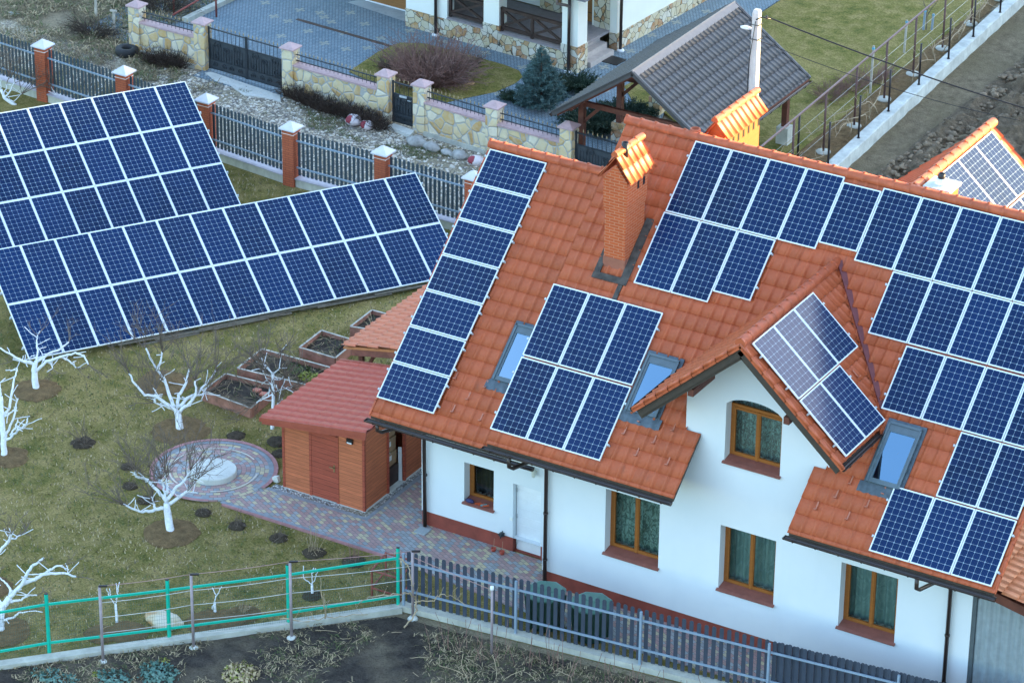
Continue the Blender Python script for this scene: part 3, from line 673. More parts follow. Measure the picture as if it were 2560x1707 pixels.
for px in((1738,972),(1977,1042)):
    mb=MB(); c=PY(px,-.05); mb.box(c[0]-.07,c[0]+.07,-.28,.82,c[2]-.09,c[2]+.09); mb.build('purlin_end',BEAM,house)
# valley lining, chimney flashing
mb=MB(); p=np.array((GX+.03,4.58,GZ-.02)); q=np.array((GX+2.45,4.58-2.42,GZ-2.42*TP-.03)); nn=nrm(NV+np.array((SP,0,CP)))
mb.bar(p+nn*.13,q+nn*.13,.17,.05,tuple(nn)); mb.build('valley_gutter',VALLEY,house)
mb=MB(); p=np.array((GX-.05,4.52,GZ-.03)); q=np.array((GX-2.5,4.52-2.45,GZ-2.45*TP-.03)); nn=nrm(NV+np.array((-SP,0,CP))); mb.bar(p+nn*.0,q+nn*.0,.13,.02,tuple(nn)); mb.build('valley_gutter',BLACKP,house)
mb=MB()
for(s0,s1,x0,x1,h)in((2.35,4.05,2.94,3.15,.05),(4.0,4.17,2.2,3.15,.055),(3.2,4.05,2.2,2.36,.05)):
    c=rp((x0+x1)/2,(s0+s1)/2,h); mb.obox(c,XV*(x1-x0)/2,DNV*(s1-s0)/2,NV*.012)
mb.obox(rp(3.0,4.6,.03),XV*.06,DNV*.5,NV*.012)
mb.build('chimney_flashing',DIRTF,house)
# gutters and downpipes
for p,q in(((1.30,-.56,zt(-.5)-.09),(6.44,-.56,zt(-.5)-.09)),((9.36,-.56,zt(-.5)-.09),(14.62,-.56,zt(-.5)-.09)),((-2.60,.33,zt(.4)+WDZ-.09),(2.2,.33,zt(.4)+WDZ-.09)),((GX-2.70,-.40,GZ-2.62*TP-.08),(GX-2.70,1.75,GZ-2.62*TP-.08)),((GX+2.70,-.40,GZ-2.62*TP-.08),(GX+2.70,1.75,GZ-2.62*TP-.08))):
    mb=MB(); gutter(mb,p,q); mb.build('gutter',BROWN,house)
def pipe(pts,r=.05):
    m=MB(); m.tube(pts,r,10)
    z=pts[-2][2]-.2
    while z>pts[-1][2]+.3: m.tube([(pts[-1][0],pts[-1][1],z),(pts[-1][0],pts[-1][1],z-.05)],r+.012,10); z-=1.3
    m.build('downpipe',BROWN,house)
zg=zt(-.5)-.13
pipe([(2.05,-.56,zg),(2.05,-.56,zg-.28),(2.10,-.45,zg-.36),(2.32,.6,zg-.45),(2.36,.70,zg-.55),(2.36,.70,.05)])
pipe([(12.72,-.56,zg),(12.72,-.56,zg-.28),(12.75,-.45,zg-.36),(13.0,.6,zg-.45),(13.03,.70,zg-.55),(13.03,.70,.05)])
zg=zt(.4)+WDZ-.13
pipe([(-2.25,.33,zg),(-2.25,.33,zg-.18),(-2.2,.45,zg-.27),(-1.78,1.5,zg-.30),(-1.70,1.62,zg-.38),(-1.70,1.66,.05)])
# windows
def window(h,y,parts=2,curtain=CURT,archf=None,dep=.30):
    x0,x1,z0,z1=h; yf=y+dep-.03
    ob=MB(); F=.075; t=.06
    ob.box(x0,x0+F,yf,yf+t,z0,z1); ob.box(x1-F,x1,yf,yf+t,z0,z1); ob.box(x0+F,x1-F,yf,yf+t,z0,z0+F+.03); ob.box(x0+F,x1-F,yf,yf+t,z1-F,z1)
    xs=np.linspace(x0+F,x1-F,parts+1)
    for i in range(parts):
        a,b=xs[i],xs[i+1]; g=.055; ys=yf-.022
        ob.box(a+.004,a+g,ys,yf+.03,z0+F+.03,z1-F); ob.box(b-g,b-.004,ys,yf+.03,z0+F+.03,z1-F); ob.box(a+g,b-g,ys,yf+.03,z0+F+.03,z0+F+.03+g); ob.box(a+g,b-g,ys,yf+.03,z1-F-g,z1-F)
        if i: ob.box(a-.03,a+.03,ys-.012,yf+.02,z0+F,z1-F+.01)
    if archf:
        n=12; xa=np.linspace(x0,x1,n+1)
        for p,q in zip(xa[:-1],xa[1:]): ob.ext([(p,yf,archf(p)),(q,yf,archf(q)),(q,yf,archf(q)-.05),(p,yf,archf(p)-.05)],(0,t,0))
    wo=ob.build('window',WINW,house)
    gb=MB(); zt_=archf if archf else (lambda x:z1-.02)
    xa=np.linspace(x0+.03,x1-.03,13 if archf else 2)
    for p,q in zip(xa[:-1],xa[1:]): gb.poly([(p,yf+.035,z0+.05),(q,yf+.035,z0+.05),(q,yf+.035,zt_(q)),(p,yf+.035,zt_(p))])
    o=gb.build('pane',GLASS,house); o.parent=wo
    cb=MB(); n=46; xa=np.linspace(x0-.15,x1+.15,n); top=(max(archf(x) for x in xa[5:-5]) if archf else z1)+.1
    vs=[]
    for i,x in enumerate(xa):
        d=.045*math.sin(i*1.25)+.03*MN.noise(Vector((x*4,z0,y)))
        vs+=[(x,yf+.28+d,z0-.05),(x,yf+.28+d*1.1,top)]
    cb.add(vs,[(2*i,2*i+2,2*i+3,2*i+1) for i in range(n-1)],0,True); o=cb.build('curtain',curtain,house); o.parent=wo
    ib=MB(); ib.box(x0-.2,x1+.2,yf+t+.005,yf+.6,z0-.02,z0+.03); o=ib.build('inner_sill',CREAM,house); o.parent=wo
    sb=MB(); sb.ext([(x0+.003,y,z0+.012),(x0+.003,yf,z0+.065),(x0+.003,yf,z0+.03),(x0+.003,y,z0+.002)],(x1-x0-.006,0,0)); sb.ext([(x0-.035,y-.07,z0-.02),(x0-.035,y-.001,z0+.012),(x0-.035,y-.001,z0-.02),(x0-.035,y-.07,z0-.045)],(x1-x0+.07,0,0))
    o=sb.build('sill',SILL,house); o.parent=wo
    return wo
window(W1,.8,2,CURTP); window(W2,.8,2,CURT); window(W3,.8,2,CURT); window((WG[0],WG[1],WG[2],WG[3]),.8,2,CURTF,arch); window(WS,WY,1,DARK)  # small window: curtain sheet coloured near-black as the unlit room
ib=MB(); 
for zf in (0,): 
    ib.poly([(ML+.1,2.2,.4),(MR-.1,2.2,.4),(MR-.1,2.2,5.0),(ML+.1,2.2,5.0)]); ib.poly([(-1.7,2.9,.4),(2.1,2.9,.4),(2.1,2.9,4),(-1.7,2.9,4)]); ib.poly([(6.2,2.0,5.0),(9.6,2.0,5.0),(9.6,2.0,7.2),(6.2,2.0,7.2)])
ib.build('dark_room_sheet',DARK,house)  # near-black sheets put the darkness of unlit rooms into colour
mb=MB(); 
for i in range(8): 
    z0=DR[2]+.01+i*.2425; mb.box(DR[0]+.02,DR[1]-.02,WY+.16,WY+.21,z0+.012,z0+.2425); mb.box(DR[0]+.03,DR[1]-.03,WY+.168,WY+.21,z0-.002,z0+.013)
dr=mb.build('door',WHITE,house)
mb=MB(); 
for z in(.25,1.0,1.75): mb.tube([(DR[0]+.03,WY+.15,z-.06),(DR[0]+.03,WY+.15,z+.06)],.016,6)
o=mb.build('hinge',STEEL,house); o.parent=dr
mb=MB(); c=PY((1334,1178),WY-.12); mb.lathe((c[0],c[1],c[2]-.16),[(.035,0),(.05,.02),(.055,.2),(.03,.24)],12,0); mb.box(c[0]-.03,c[0]+.03,c[1],WY,c[2]-.12,c[2]-.02); mb.build('wall_lamp',plain('cream_lamp_glass',(.6,.6,.52),.3),house)
mb=MB(); c=PY((1278,1297),WY); mb.box(c[0]-.04,c[0]+.04,WY-.015,WY+.01,c[2]-.04,c[2]+.04); mb.build('wall_switch',CREAM,house)
mb=MB(); c=PY((1253,1336),WY-.08); mb.tube([(c[0],WY+.02,c[2]),(c[0],WY-.09,c[2]),(c[0],WY-.12,c[2]-.09)],.018,7); mb.tube([(c[0]-.1,WY-.06,c[2]-.03),(c[0]+.08,WY-.06,c[2]-.03)],.02,6); mb.box(c[0]-.06,c[0]+.05,WY-.1,WY,c[2]-.05,c[2]+.03); mb.tube([(c[0]+.02,WY-.05,c[2]+.03),(c[0]+.02,WY-.05,c[2]+.1)],.012,5); mb.build('garden_tap',IRON,house)
# roof windows
def roof_window(x0,x1,s0,s1):
    ob=MB(); h0=.02;h1=.11
    for(a,b,c,d)in((x0,x0+.085,s0,s1),(x1-.085,x1,s0,s1),(x0+.085,x1-.085,s0,s0+.20),(x0+.085,x1-.085,s1-.11,s1)):
        ob.obox(rp((a+b)/2,(c+d)/2,(h0+h1)/2),XV*(b-a)/2,DNV*(d-c)/2,NV*(h1-h0)/2)
    for(a,b,c,d)in((x0-.012,x0+.03,s0,s1),(x1-.03,x1+.012,s0,s1),(x0-.012,x1+.012,s0-.01,s0+.05)): ob.obox(rp((a+b)/2,(c+d)/2,h1+.014),XV*(b-a)/2,DNV*(d-c)/2,NV*.013)
    ob.obox(rp((x0+x1)/2,s0+.215,h1-.01),XV*(x1-x0-.17)/2,DNV*.012,NV*.012)
    wo=ob.build('roof_window',ROOFWF,house)
    g=MB(); q=[rp(x0+.08,s0+.19,.085),rp(x0+.08,s1-.1,.085),rp(x1-.08,s1-.1,.085),rp(x1-.08,s0+.19,.085)]; g.poly(q); o=g.build('pane',SKYGL,house); o.parent=wo
    g=MB(); q=[rp(x0+.08,s0+.19,.06),rp(x0+.08,s1-.1,.06),rp(x1-.08,s1-.1,.06),rp(x1-.08,s0+.19,.06)]; g.poly(q); o=g.build('sky_tint_sheet',plain('sky_blue_backing',(.05,.12,.26),.8),house); o.parent=wo  # added blue sheet under the pane, carries the sky reflection as colour
    f=MB(); n=24
    f.obox(rp(x0-.045,(s0+s1)/2,.03),XV*.04,DNV*((s1-s0)/2+.05),NV*.022); f.obox(rp(x1+.045,(s0+s1)/2,.03),XV*.04,DNV*((s1-s0)/2+.05),NV*.022); f.obox(rp((x0+x1)/2,s0-.05,.035),XV*((x1-x0)/2+.08),DNV*.045,NV*.02)
    vs=[]
    for x in np.linspace(x0-.17,x1+.17,n): vs+=[rp(x,s1,.045),rp(x,s1+.16,.055+.012*math.sin(x*22)),rp(x,s1+.27+.012*math.sin(x*31),.045+.014*math.sin(x*22))]
    f.add(vs,[(3*i+j,3*i+j+1,3*i+j+4,3*i+j+3) for i in range(n-1) for j in(0,1)],0,True); o=f.build('lead_apron',LEAD,house); o.parent=wo
DZR[0]=WDZ; roof_window(.28,1.08,4.42,5.95); DZR[0]=0.0
for a in((4.47,5.27,5.66,7.16),(10.78,11.58,5.70,7.22)): roof_window(*a)
# snow hooks
HOOKM=plain('copper_hook',(.50,.19,.12),.4,.3)
T_=.27234
def hook(px,p0,n,dn):
    c=PLN(px,p0,n); n=nrm(n); dn=nrm(dn); e=np.cross(n,dn)
    mb=MB(); mb.obox(c-dn*.10+n*.045,dn*.11,e*.016,n*.004); mb.obox(c+n*.07,dn*.01,e*.032,n*.04); mb.build('snow_hook',HOOKM,house)
P0=(0,RY,zt(RY)); P0w=(0,RY,zt(RY)+WDZ)
for (x,y) in((1830,350),(1945,540),(1805,655),(2105,430),(2060,735)): hook((640+x*T_,854+y*T_),P0w,NV,DNV)
for (x,y) in((1170,745),(1028,858),(1300,940),(1140,1055),(1425,1140),(1478,830)): hook((1280+x*T_,854+y*T_),P0,NV,DNV)
for (x,y) in((755,1315),(622,1440),(440,1548),(1058,1405),(908,1528)): hook((1920+x*T_,854+y*T_),P0,NV,DNV)
hook((1920+728*T_,1280+75*T_),P0,NV,DNV); gnv=np.array((SP,0,CP)); hook((1920+820*T_,854+335*T_),(GX,0,GZ),gnv,(CP,0,-SP))
# chimneys
def chimney(x0,x1,y0,y1,zb,zw,rx,rz,ex0,ex1,ez,ya,yb,mat,vents,corbel):
    m=MB(); m.box(x0,x1,y0,y1,zb,zw)
    if corbel:
        for i in range(3): m.box(x0-.012*(i+1),x1+.012*(i+1),y0-.012*(i+1),y1+.012*(i+1),zw-.85+.075*i,zw-.85+.075*(i+1))
        m.box(x0-.036,x1+.036,y0-.036,y1+.036,zw-.62,zw-.002)
    g=.03 if corbel else 0
    m.ext([(x0-g,y0-g,zw),(x1+g,y0-g,zw),((x0+x1)/2,y0-g,zw+(x1-x0)/2*1.0+.12)],(0,y1-y0+2*g,0))
    co=m.build('chimney',mat,house)
    m=MB()
    for sx,ex in((1,ex1),(-1,ex0)):
        b=nrm((ex-rx,0,ez-rz)); L=math.hypot(ex-rx,ez-rz)
        tile_surface(m,(rx,ya,rz-.03),YV,b,yb-ya,L,wave=.255,row=L/2 if corbel else L,roll=.05,lift=.03,sub=8)
        n=nrm((-(ez-rz)*sx,0,(ex-rx)*sx)); m.ext([np.array((rx,ya,rz-.05)),np.array((ex,ya,ez-.02)),np.array((ex,ya,ez-.05)),np.array((rx,ya,rz-.09))],(0,yb-ya,0))
    ridge_caps(m,(rx,ya-.05,rz-.01),(rx,yb+.05,rz-.01),.095,.36); o=m.build('chimney_cap',RIDGE,house); o.parent=co
    for (yv,zv) in vents:
        m=MB(); m.box(x1+(.037 if corbel else .001),x1+(.041 if corbel else .005),yv-.045,yv+.045,zv-.10,zv+.10); o=m.build('vent_slot',BLACK,house); o.parent=co
    return co
c1=chimney(2.36,2.93,3.32,4.26,7.2,10.04,2.66,10.74,2.20,3.08,10.08,3.24,4.46,BRICK,[(3.84,9.80),(4.12,9.80)],True)
m=MB(); m.box(2.35-.01,2.94,3.31,4.27,7.3,7.98); o=m.build('chimney_foot',plain('brick_footing',(.33,.12,.075),.8),house); o.parent=c1
m=MB(); m.lathe((2.70,3.62,10.5),[(.085,0),(.085,.42),(.07,.42),(.07,.2)],14); o=m.build('flue_pipe',BLACK,house); o.parent=c1
c2=chimney(3.30,3.76,6.72,8.62,7.6,10.13,3.57,10.60,3.28,3.92,10.18,6.60,8.72,BRICKY,[(6.95+.27*i,9.86) for i in range(7)],False)
m=MB(); m.box(9.31,9.90,6.33,6.92,9.5,10.26); c3=m.build('chimney',BRICKY,house)
m=MB(); m.box(9.26,9.95,6.28,6.97,10.26,10.35); o=m.build('chimney_cap',CONCW,house); o.parent=c3
m=MB(); m.lathe((9.58,6.62,10.35),[(.17,0),(.14,.04),(.12,.13),(.10,.14)],16); o=m.build('flue_collar',WHITE,house); o.parent=c3
m=MB(); m.lathe((9.58,6.62,10.45),[(.085,0),(.085,.16),(.07,.16),(.07,.05)],14); o=m.build('flue_pipe',BLACK,house); o.parent=c3
m=MB(); m.lathe((3.18,6.30,10.12),[(.11,0),(.11,.20),(.13,.21),(.13,.27),(.10,.28),(.09,.2)],14); m.build('roof_vent_pipe',RIDGE,house)
# rear wing
m=MB(); RX,RZ,YE=9.05,zt(RY)-.02,10.75
for sx in(-1,1):
    b=np.array((sx*CP,0,-SP)); tile_surface(m,(RX,RY-.2,RZ),YV,b,YE-RY+.2,6.0,wave=.285,row=.40,keep=lambda p: p[2]>zt(2*RY-p[1])-.05 and p[1]>RY-.05)
m.build('rear_wing_roof',TILE,house)
m=MB(); ridge_caps(m,(RX,RY+.1,RZ+.03),(RX,YE+.06,RZ+.03)); m.build('ridge_cap',RIDGE,house)
m=MB(); m.ext([(RX,11.4,RZ-.12),(RX-5.3,11.4,RZ-.12-5.3*TP),(RX-5.3,11.4,.0),(RX+5.3,11.4,0),(RX+5.3,11.4,RZ-.12-5.3*TP)],(0,-.01,0))
m=MB(); m.ext([(RX,YE-.4,RZ-.12),(RX-4.2,YE-.4,RZ-.12-4.2*TP),(RX-4.2,YE-.4,0),(RX+4.2,YE-.4,0),(RX+4.2,YE-.4,RZ-.12-4.2*TP)],(0,-.2,0)); m.build('rear_wing_wall',STUCCO,house)
# ------------------------------------------------------------------ solar arrays on the roof
def pr(xs,s,l,ny,w=.99): return [(x,s,w,l,6,ny) for x in xs]
HP=.105; O=rp(0,0,HP)
GA='solar arrays mounted on the house roof'
solar_array('solar_array','long top row of ten blue solar panels just below the main roof ridge',O,XV,DNV,pr([3.35,4.36,5.37,6.38],.12,1.95,12)+pr([7.39],.25,1.63,10)+pr([8.405,9.415,10.425,11.435,12.445,13.455],.15,1.95,12),tuple(rp(8,1,HP)),GA)
solar_array('solar_array','three blue solar panels beside the tall brick chimney, the last one shorter',O,XV,DNV,pr([3.33,4.34],2.10,1.95,12)+pr([5.35],2.10,1.64,10),tuple(rp(4.8,3,HP)),GA)
solar_array('solar_array','stepped block of blue solar panels right of the dormer gable',O,XV,DNV,pr([9.43,10.44,11.45,12.46,13.47],2.13,1.63,10)+pr([10.44,11.45,12.46,13.47],3.82,1.63,10)+pr([12.47,13.48],5.49,1.63,10),tuple(rp(12,4,HP)),GA)
solar_array('solar_array','three blue solar panels at the right end just above the gutter',O,XV,DNV,pr([11.46,12.47,13.48],7.16,1.63,10),tuple(rp(13,8,HP)),GA)
solar_array('solar_array','six blue solar panels in two rows between two roof windows',O,XV,DNV,pr([1.36,2.37,3.38],4.60,1.95,12)+pr([1.36,2.37,3.38],6.60,1.95,12),tuple(rp(2.8,6.5,HP)),GA)
D0=np.array((-2.45,5.98,8.65)); PD=R(40.9)
solar_array('solar_array','column of seven wide blue solar panels down the left end of the roof',D0,XV,(0,-math.cos(PD),-math.sin(PD)),[(0,i*1.018,1.65,.992,10,6) for i in range(7)],tuple(D0),GA)
gb=np.array((CP,0,-SP)); go=np.array((GX,-.16,GZ+.02))+np.array((SP,0,CP))*.11
solar_array('solar_array','five pale reflecting solar panels on the right slope of the dormer gable',go,YV,gb,[(.0+1.02*i,.16,1.0,1.64,6,10) for i in range(3)]+[(.0+1.02*i,1.83,1.0,1.64,6,10) for i in range(2)],tuple(go),GA)
ro=np.array((RX,7.40,RZ))+np.array((SP,0,CP))*.11
solar_array('solar_array','grey glinting solar panels on the rear wing behind the main ridge',ro,YV,gb,[(1.0*i,.12,.985,1.64,6,10) for i in range(3)]+[(1.0*i,1.80,.985,1.64,6,10) for i in range(3)],tuple(ro),GA)
# ------------------------------------------------------------------ ground arrays
off=np.array((40,-65,45.5))
def ground_array(label,o,az,t,slots,L,W):
    a=np.array((math.cos(az),math.sin(az),0)); b=np.array((math.sin(az)*math.cos(t),-math.cos(az)*math.cos(t),-math.sin(t)))
    base=o+a*(-W/2)+b*L; root=solar_array('solar_array',label,o,a,b,slots,(base[0],base[1],0),'solar arrays standing on the lawn')
    m=MB(); n=nrm(np.cross(a,b)); n=n if n[2]>0 else -n
    x=-.5
    while x>-W:
        for fr,mi in((.12,0),(.88,0)):
            p=o+a*x+b*L*fr-n*.09; m.bar(p,(p[0],p[1],-.05),.07,.07)
        p=o+a*x-n*.10; m.bar(p+b*.1,p+b*(L-.1),.06,.09,tuple(n)); q=o+a*x+b*L*.12-n*.1; q2=o+a*x+b*L*.88-n*.1; m.bar((q[0],q[1],.3),(q2+(q-q2)*.35),.04,.04)
        x-=2.9
    m.build('rack_frame',STEEL,root)
    return root
of=np.array((-51.09057,81.19958,-43.51212))+off
ground_array('front ground array of blue solar panels, two long rows on the lawn',of,R(55.913),R(25.93),[(-(i+1)*1.01+.01,j*1.975,.995,1.955,6,12) for i in range(13) for j in range(2)],3.93,13.13)
ob_=np.array((-59.82252,81.90354,-42.83074))+off
ground_array('rear ground array of blue solar panels, four rows high beside the brick fence',ob_,R(56.248),R(26.87),[(-(i+1)*1.01+.01,j*1.67,.995,1.65,6,10) for i in range(9) for j in range(4)],6.66,9.1)
# timber stacked under the front array
m=MB(); rng=random.Random(3); az=R(55.913); a=np.array((math.cos(az),math.sin(az),0)); b=np.array((math.sin(az),-math.cos(az),0))
for i in range(26):
    p=of+a*(-rng.uniform(.3,9.5))+b*(3.35+rng.uniform(-.25,.15)); z=.03+.05*rng.randint(0,2); L=rng.uniform(1.2,2.6); m.bar((p[0],p[1],z),(p[0]-a[0]*L,p[1]-a[1]*L,z+rng.uniform(-.01,.03)),.09,.03)
tag(m.build('timber_stack',plain('grey_old_timber',(.20,.18,.15),.85,var=.3)),'grey weathered boards lying along the low edge of the front array','timber')
# ------------------------------------------------------------------ annex on the right
an=thing('annex','grey sheet metal annex with orange tiled roof at the right gable','annex',(16,3,0))
m=MB(); ax=np.array((1,0,-.205)); tile_surface(m,(13.62,.42,3.93),YV,ax,9,7.2,wave=.26,row=.38,roll=.05,lift=.03,bond=True,saw=True); m.build('roof',TILE_HOT,an)
m=MB(); m.ext([(13.6,.45,3.86),(20.6,.45,2.43),(20.6,.45,2.20),(13.6,.45,3.63)],(0,.04,0)); m.ext([(13.62,.5,3.84),(20.6,.5,2.41),(20.6,.5,2.33),(13.62,.5,3.76)],(0,8.8,0)); m.build('verge_board',BEAM,an)
m=MB(); xs=np.arange(13.565,20.5,.06); vs=[]
for i,x in enumerate(xs):
    o_=.04*(1 if (i//2)%2 else 0); vs+=[(x,.86-o_,0),(x,.86-o_,3.70-.205*(x-13.6))]
m.add(vs,[(2*i,2*i+2,2*i+3,2*i+1) for i in range(len(xs)-1)]); m.build('wall',CORR,an)
m=MB(); m.box(13.57,13.66,.78,.84,0,3.6); m.build('corner_trim',plain('dark_grey_trim',(.09,.11,.12),.4),an)
# ------------------------------------------------------------------ shed
sh=thing('shed','red timber garden shed with maroon metal tile roof beside the white house','shed',(-4.6,3,0))
FX0,FX1,FY=-5.87,-3.43,1.5
def shz(x): return 2.10+(x+6.29)*.146
m=MB()
def front(x0,x1): m.ext([(x0,FY,.03),(x1,FY,.03),(x1,FY,shz(x1)-.10),(x0,FY,shz(x0)-.10)],(0,.03,0))
front(FX0,-5.02); front(-4.24,FX1); m.ext([(-5.02,FY,1.97),(-4.24,FY,1.97),(-4.24,FY,shz(-4.24)-.1),(-5.02,FY,shz(-5.02)-.1)],(0,.03,0))
m.ext([(FX1-.03,FY+.031,.03),(FX1-.03,2.6,.03),(FX1-.03,2.6,shz(FX1)-.12),(FX1-.03,FY+.031,shz(FX1)-.12)],(.03,0,0))
m.ext([(FX1-.03,3.40,.03),(FX1-.03,5.1,.03),(FX1-.03,5.1,shz(FX1)-.12),(FX1-.03,3.40,shz(FX1)-.12)],(.03,0,0))
m.ext([(FX0,FY+.031,.03),(FX0,4.6,.03),(FX0,4.6,shz(FX0)-.12),(FX0,FY+.031,shz(FX0)-.12)],(.03,0,0)); m.box(FX0,FX1,4.57,4.6,.03,2.0); m.box(FX0,FX1,2.62,2.65,.03,2.1)
m.build('wall',SHEDW,sh)
m=MB()
for(x,y)in((FX0,FY),(FX1,FY),(FX1,2.6),(FX1,3.40)): m.box(x-.035,x+.035,y-.012,y+.06,.02,shz(x)-.10)
for x in(-5.04,-4.215): m.box(x-.035,x+.035,FY-.015,FY+.02,.02,2.02)
m.box(-5.04,-4.2,FY-.015,FY+.02,1.955,2.02); m.build('corner_post',SHEDD,sh)
m=MB(); m.box(-5.0,-4.255,FY-.008,FY+.03,.05,1.95); dr=m.build('door',SHEDD,sh)
m=MB(); m.box(-4.33,-4.295,FY-.02,FY-.008,.92,1.12); m.tube([(-4.31,FY-.02,1.05),(-4.31,FY-.06,1.05),(-4.43,FY-.06,1.05)],.012,6); o=m.build('handle',plain('brass_handle',(.30,.22,.10),.4,.5),sh); o.parent=dr
m=MB(); c=PY((876,1101),FY); m.box(c[0]-.09,c[0]+.09,FY-.06,FY,c[2]-.07,c[2]+.06); m.box(c[0]-.07,c[0]+.07,FY-.064,FY-.06,c[2]-.065,c[2]-.03,1); m.build('solar_lamp',[BLACK,WHITE],sh)
m=MB(); tile_surface(m,(-3.1,1.12,shz(-3.1)),YV,(-1,0,-.146),3.68,3.22,wave=.29,row=.36,roll=.050,lift=.014,wav=0,saw=True); m.build('roof',TILE_RED,sh)
m=MB(); m.ext([(-6.29,1.13,shz(-6.29)-.02),(-3.12,1.13,shz(-3.12)-.02),(-3.12,1.13,shz(-3.12)-.07),(-6.29,1.13,shz(-6.29)-.07)],(0,3.66,0)); m.ext([(-6.32,1.09,shz(-6.32)+.02),(-3.08,1.09,shz(-3.08)+.02),(-3.08,1.09,shz(-3.08)-.10),(-6.32,1.09,shz(-6.32)-.10)],(0,.03,0)); m.ext([(-6.26,1.12,shz(-6.26)-.105),(-3.12,1.12,shz(-3.12)-.105),(-3.12,1.12,shz(-3.12)-.22),(-6.26,1.12,shz(-6.26)-.18)],(0,.03,0))
m.ext([(-6.3,4.78,shz(-6.3)+.05),(-3.08,4.78,shz(-3.08)+.05),(-3.08,4.92,shz(-3.08)+.02),(-6.3,4.92,shz(-6.3)+.02)],(0,0,-.07)); m.build('fascia',plain('red_fascia',(.34,.075,.045),.5),sh)
for i,(z,w,lab) in enumerate(((.55,.42,'large brown cardboard box with white label in the shed opening, lowest of three'),(.95,.36,'taped cardboard box standing between two others in the shed'),(1.36,.30,'small cardboard box on top of the stack in the shed'))):
    m=MB(); x1=-3.62-.02*i; m.box(x1-w,x1,2.8,2.8+.55,z,z+.37); m.box(x1-.02,x1+.003,2.97,3.12,z+.16,z+.30,1); m.box(x1-w,x1+.002,3.04,3.08,z+.368,z+.373,1); tag(m.build('cardboard_box',[CARD,TAPE]),lab,'box','boxes stacked in the shed')
m=MB(); m.box(-4.2,-3.55,2.72,3.36,.03,.545); tag(m.build('storage_chest',DARKBEAM),'dark timber chest under the cardboard boxes in the shed','chest')
m=MB(); m.bar((-3.5,3.34,.03),(-3.52,3.36,1.0),.10,.02); tag(m.build('white_board',WHITE),'narrow white board leaning in the shed opening','board')
# ------------------------------------------------------------------ tiled shelter behind the shed
ga=thing('garden_shelter','open timber shelter with salmon tiled roof behind the red shed','shelter',(-5,7.5,0))
def gz(x): return 2.17+(x+6.56)*.205
m=MB(); tile_surface(m,(-2.6,5.32,gz(-2.6)+.08),YV,(-1,0,-.205),4.3,4.07,wave=.26,row=.36,roll=.050,lift=.02,bond=True,saw=True); m.build('roof',TILE_PINK,ga)
m=MB(); m.ext([(-6.56,5.38,gz(-6.56)+.03),(-2.6,5.38,gz(-2.6)+.03),(-2.6,5.38,gz(-2.6)-.04),(-6.56,5.38,gz(-6.56)-.04)],(0,4.2,0)); m.build('roof_boards',plain('orange_boards',(.46,.18,.07),.6,var=.2),ga)
m=MB(); m.ext([(-6.35,5.45,gz(-6.35)-.05),(-2.6,5.45,gz(-2.6)-.05),(-2.6,5.45,gz(-2.6)-.27),(-6.35,5.45,gz(-6.35)-.25)],(0,.07,0)); m.build('beam',plain('red_brown_beam',(.24,.085,.06),.7,var=.3),ga)
for x in(-6.1,-4.9,-3.3): 
    for y in(5.55,9.2):
        m=MB(); m.box(x-.06,x+.06,y-.06,y+.06,0,gz(x)-.05); m.build('post',BEAM,ga)
for x in(-6.1,-4.9): m=MB(); m.bar((x+.05,5.55,1.4),(x+.45,5.55,gz(x+.4)-.15),.08,.08); m.build('brace',BEAM,ga)
m=MB(); gutter(m,(-6.62,5.3,2.13),(-6.62,9.6,2.13),.05); m.build('gutter',BROWN,ga)
# ------------------------------------------------------------------ brick and picket fence
def picket(m,p,e,h0,h1,w,t,mi=0):
    p=V3(p); n=np.cross(e,ZV); q=[(-w/2,h0),(w/2,h0),(w/2,h1-.035),(w*.3,h1-.008),(0,h1),(-w*.3,h1-.008),(-w/2,h1-.035)]
    m.ext([p+e*a+ZV*b-n*t/2 for a,b in q],n*t,mi)
bf=thing('brick_fence','long fence of brick posts with white caps and dark pickets along the gravel lane','fence',(-16,17.2,0))
caps=[G(c,2.1) for c in((106,97),(309,163),(515,232),(727,302),(958,363),(1185,425))]; bp=[np.array((-29.9,18.75,0))]+[np.array((c[0],c[1],0)) for c in caps]; last=bp[-1]
for i in range(4): bp.append(bp[-1]+np.array((3.4,-.22,0)))
for p in bp:
    m=MB(); m.box(p[0]-.20,p[0]+.20,p[1]-.20,p[1]+.20,0,1.86); po=m.build('brick_post',BRICKP,bf)
    m=MB(); c=(p[0],p[1]); m.box(c[0]-.28,c[0]+.28,c[1]-.28,c[1]+.28,1.86,1.90); m.add([(c[0]-.28,c[1]-.28,1.90),(c[0]+.28,c[1]-.28,1.90),(c[0]+.28,c[1]+.28,1.90),(c[0]-.28,c[1]+.28,1.90),(c[0],c[1],2.10)],[(0,1,4),(1,2,4),(2,3,4),(3,0,4)]); o=m.build('cap',ZINC,bf); o.parent=po
    if p[0]<-9: 
        m=MB(); m.box(p[0]-.215,p[0]+.215,p[1]-.215,p[1]+.215,1.72,1.735); o=m.build('mortar_band',TAPE,bf); o.parent=po
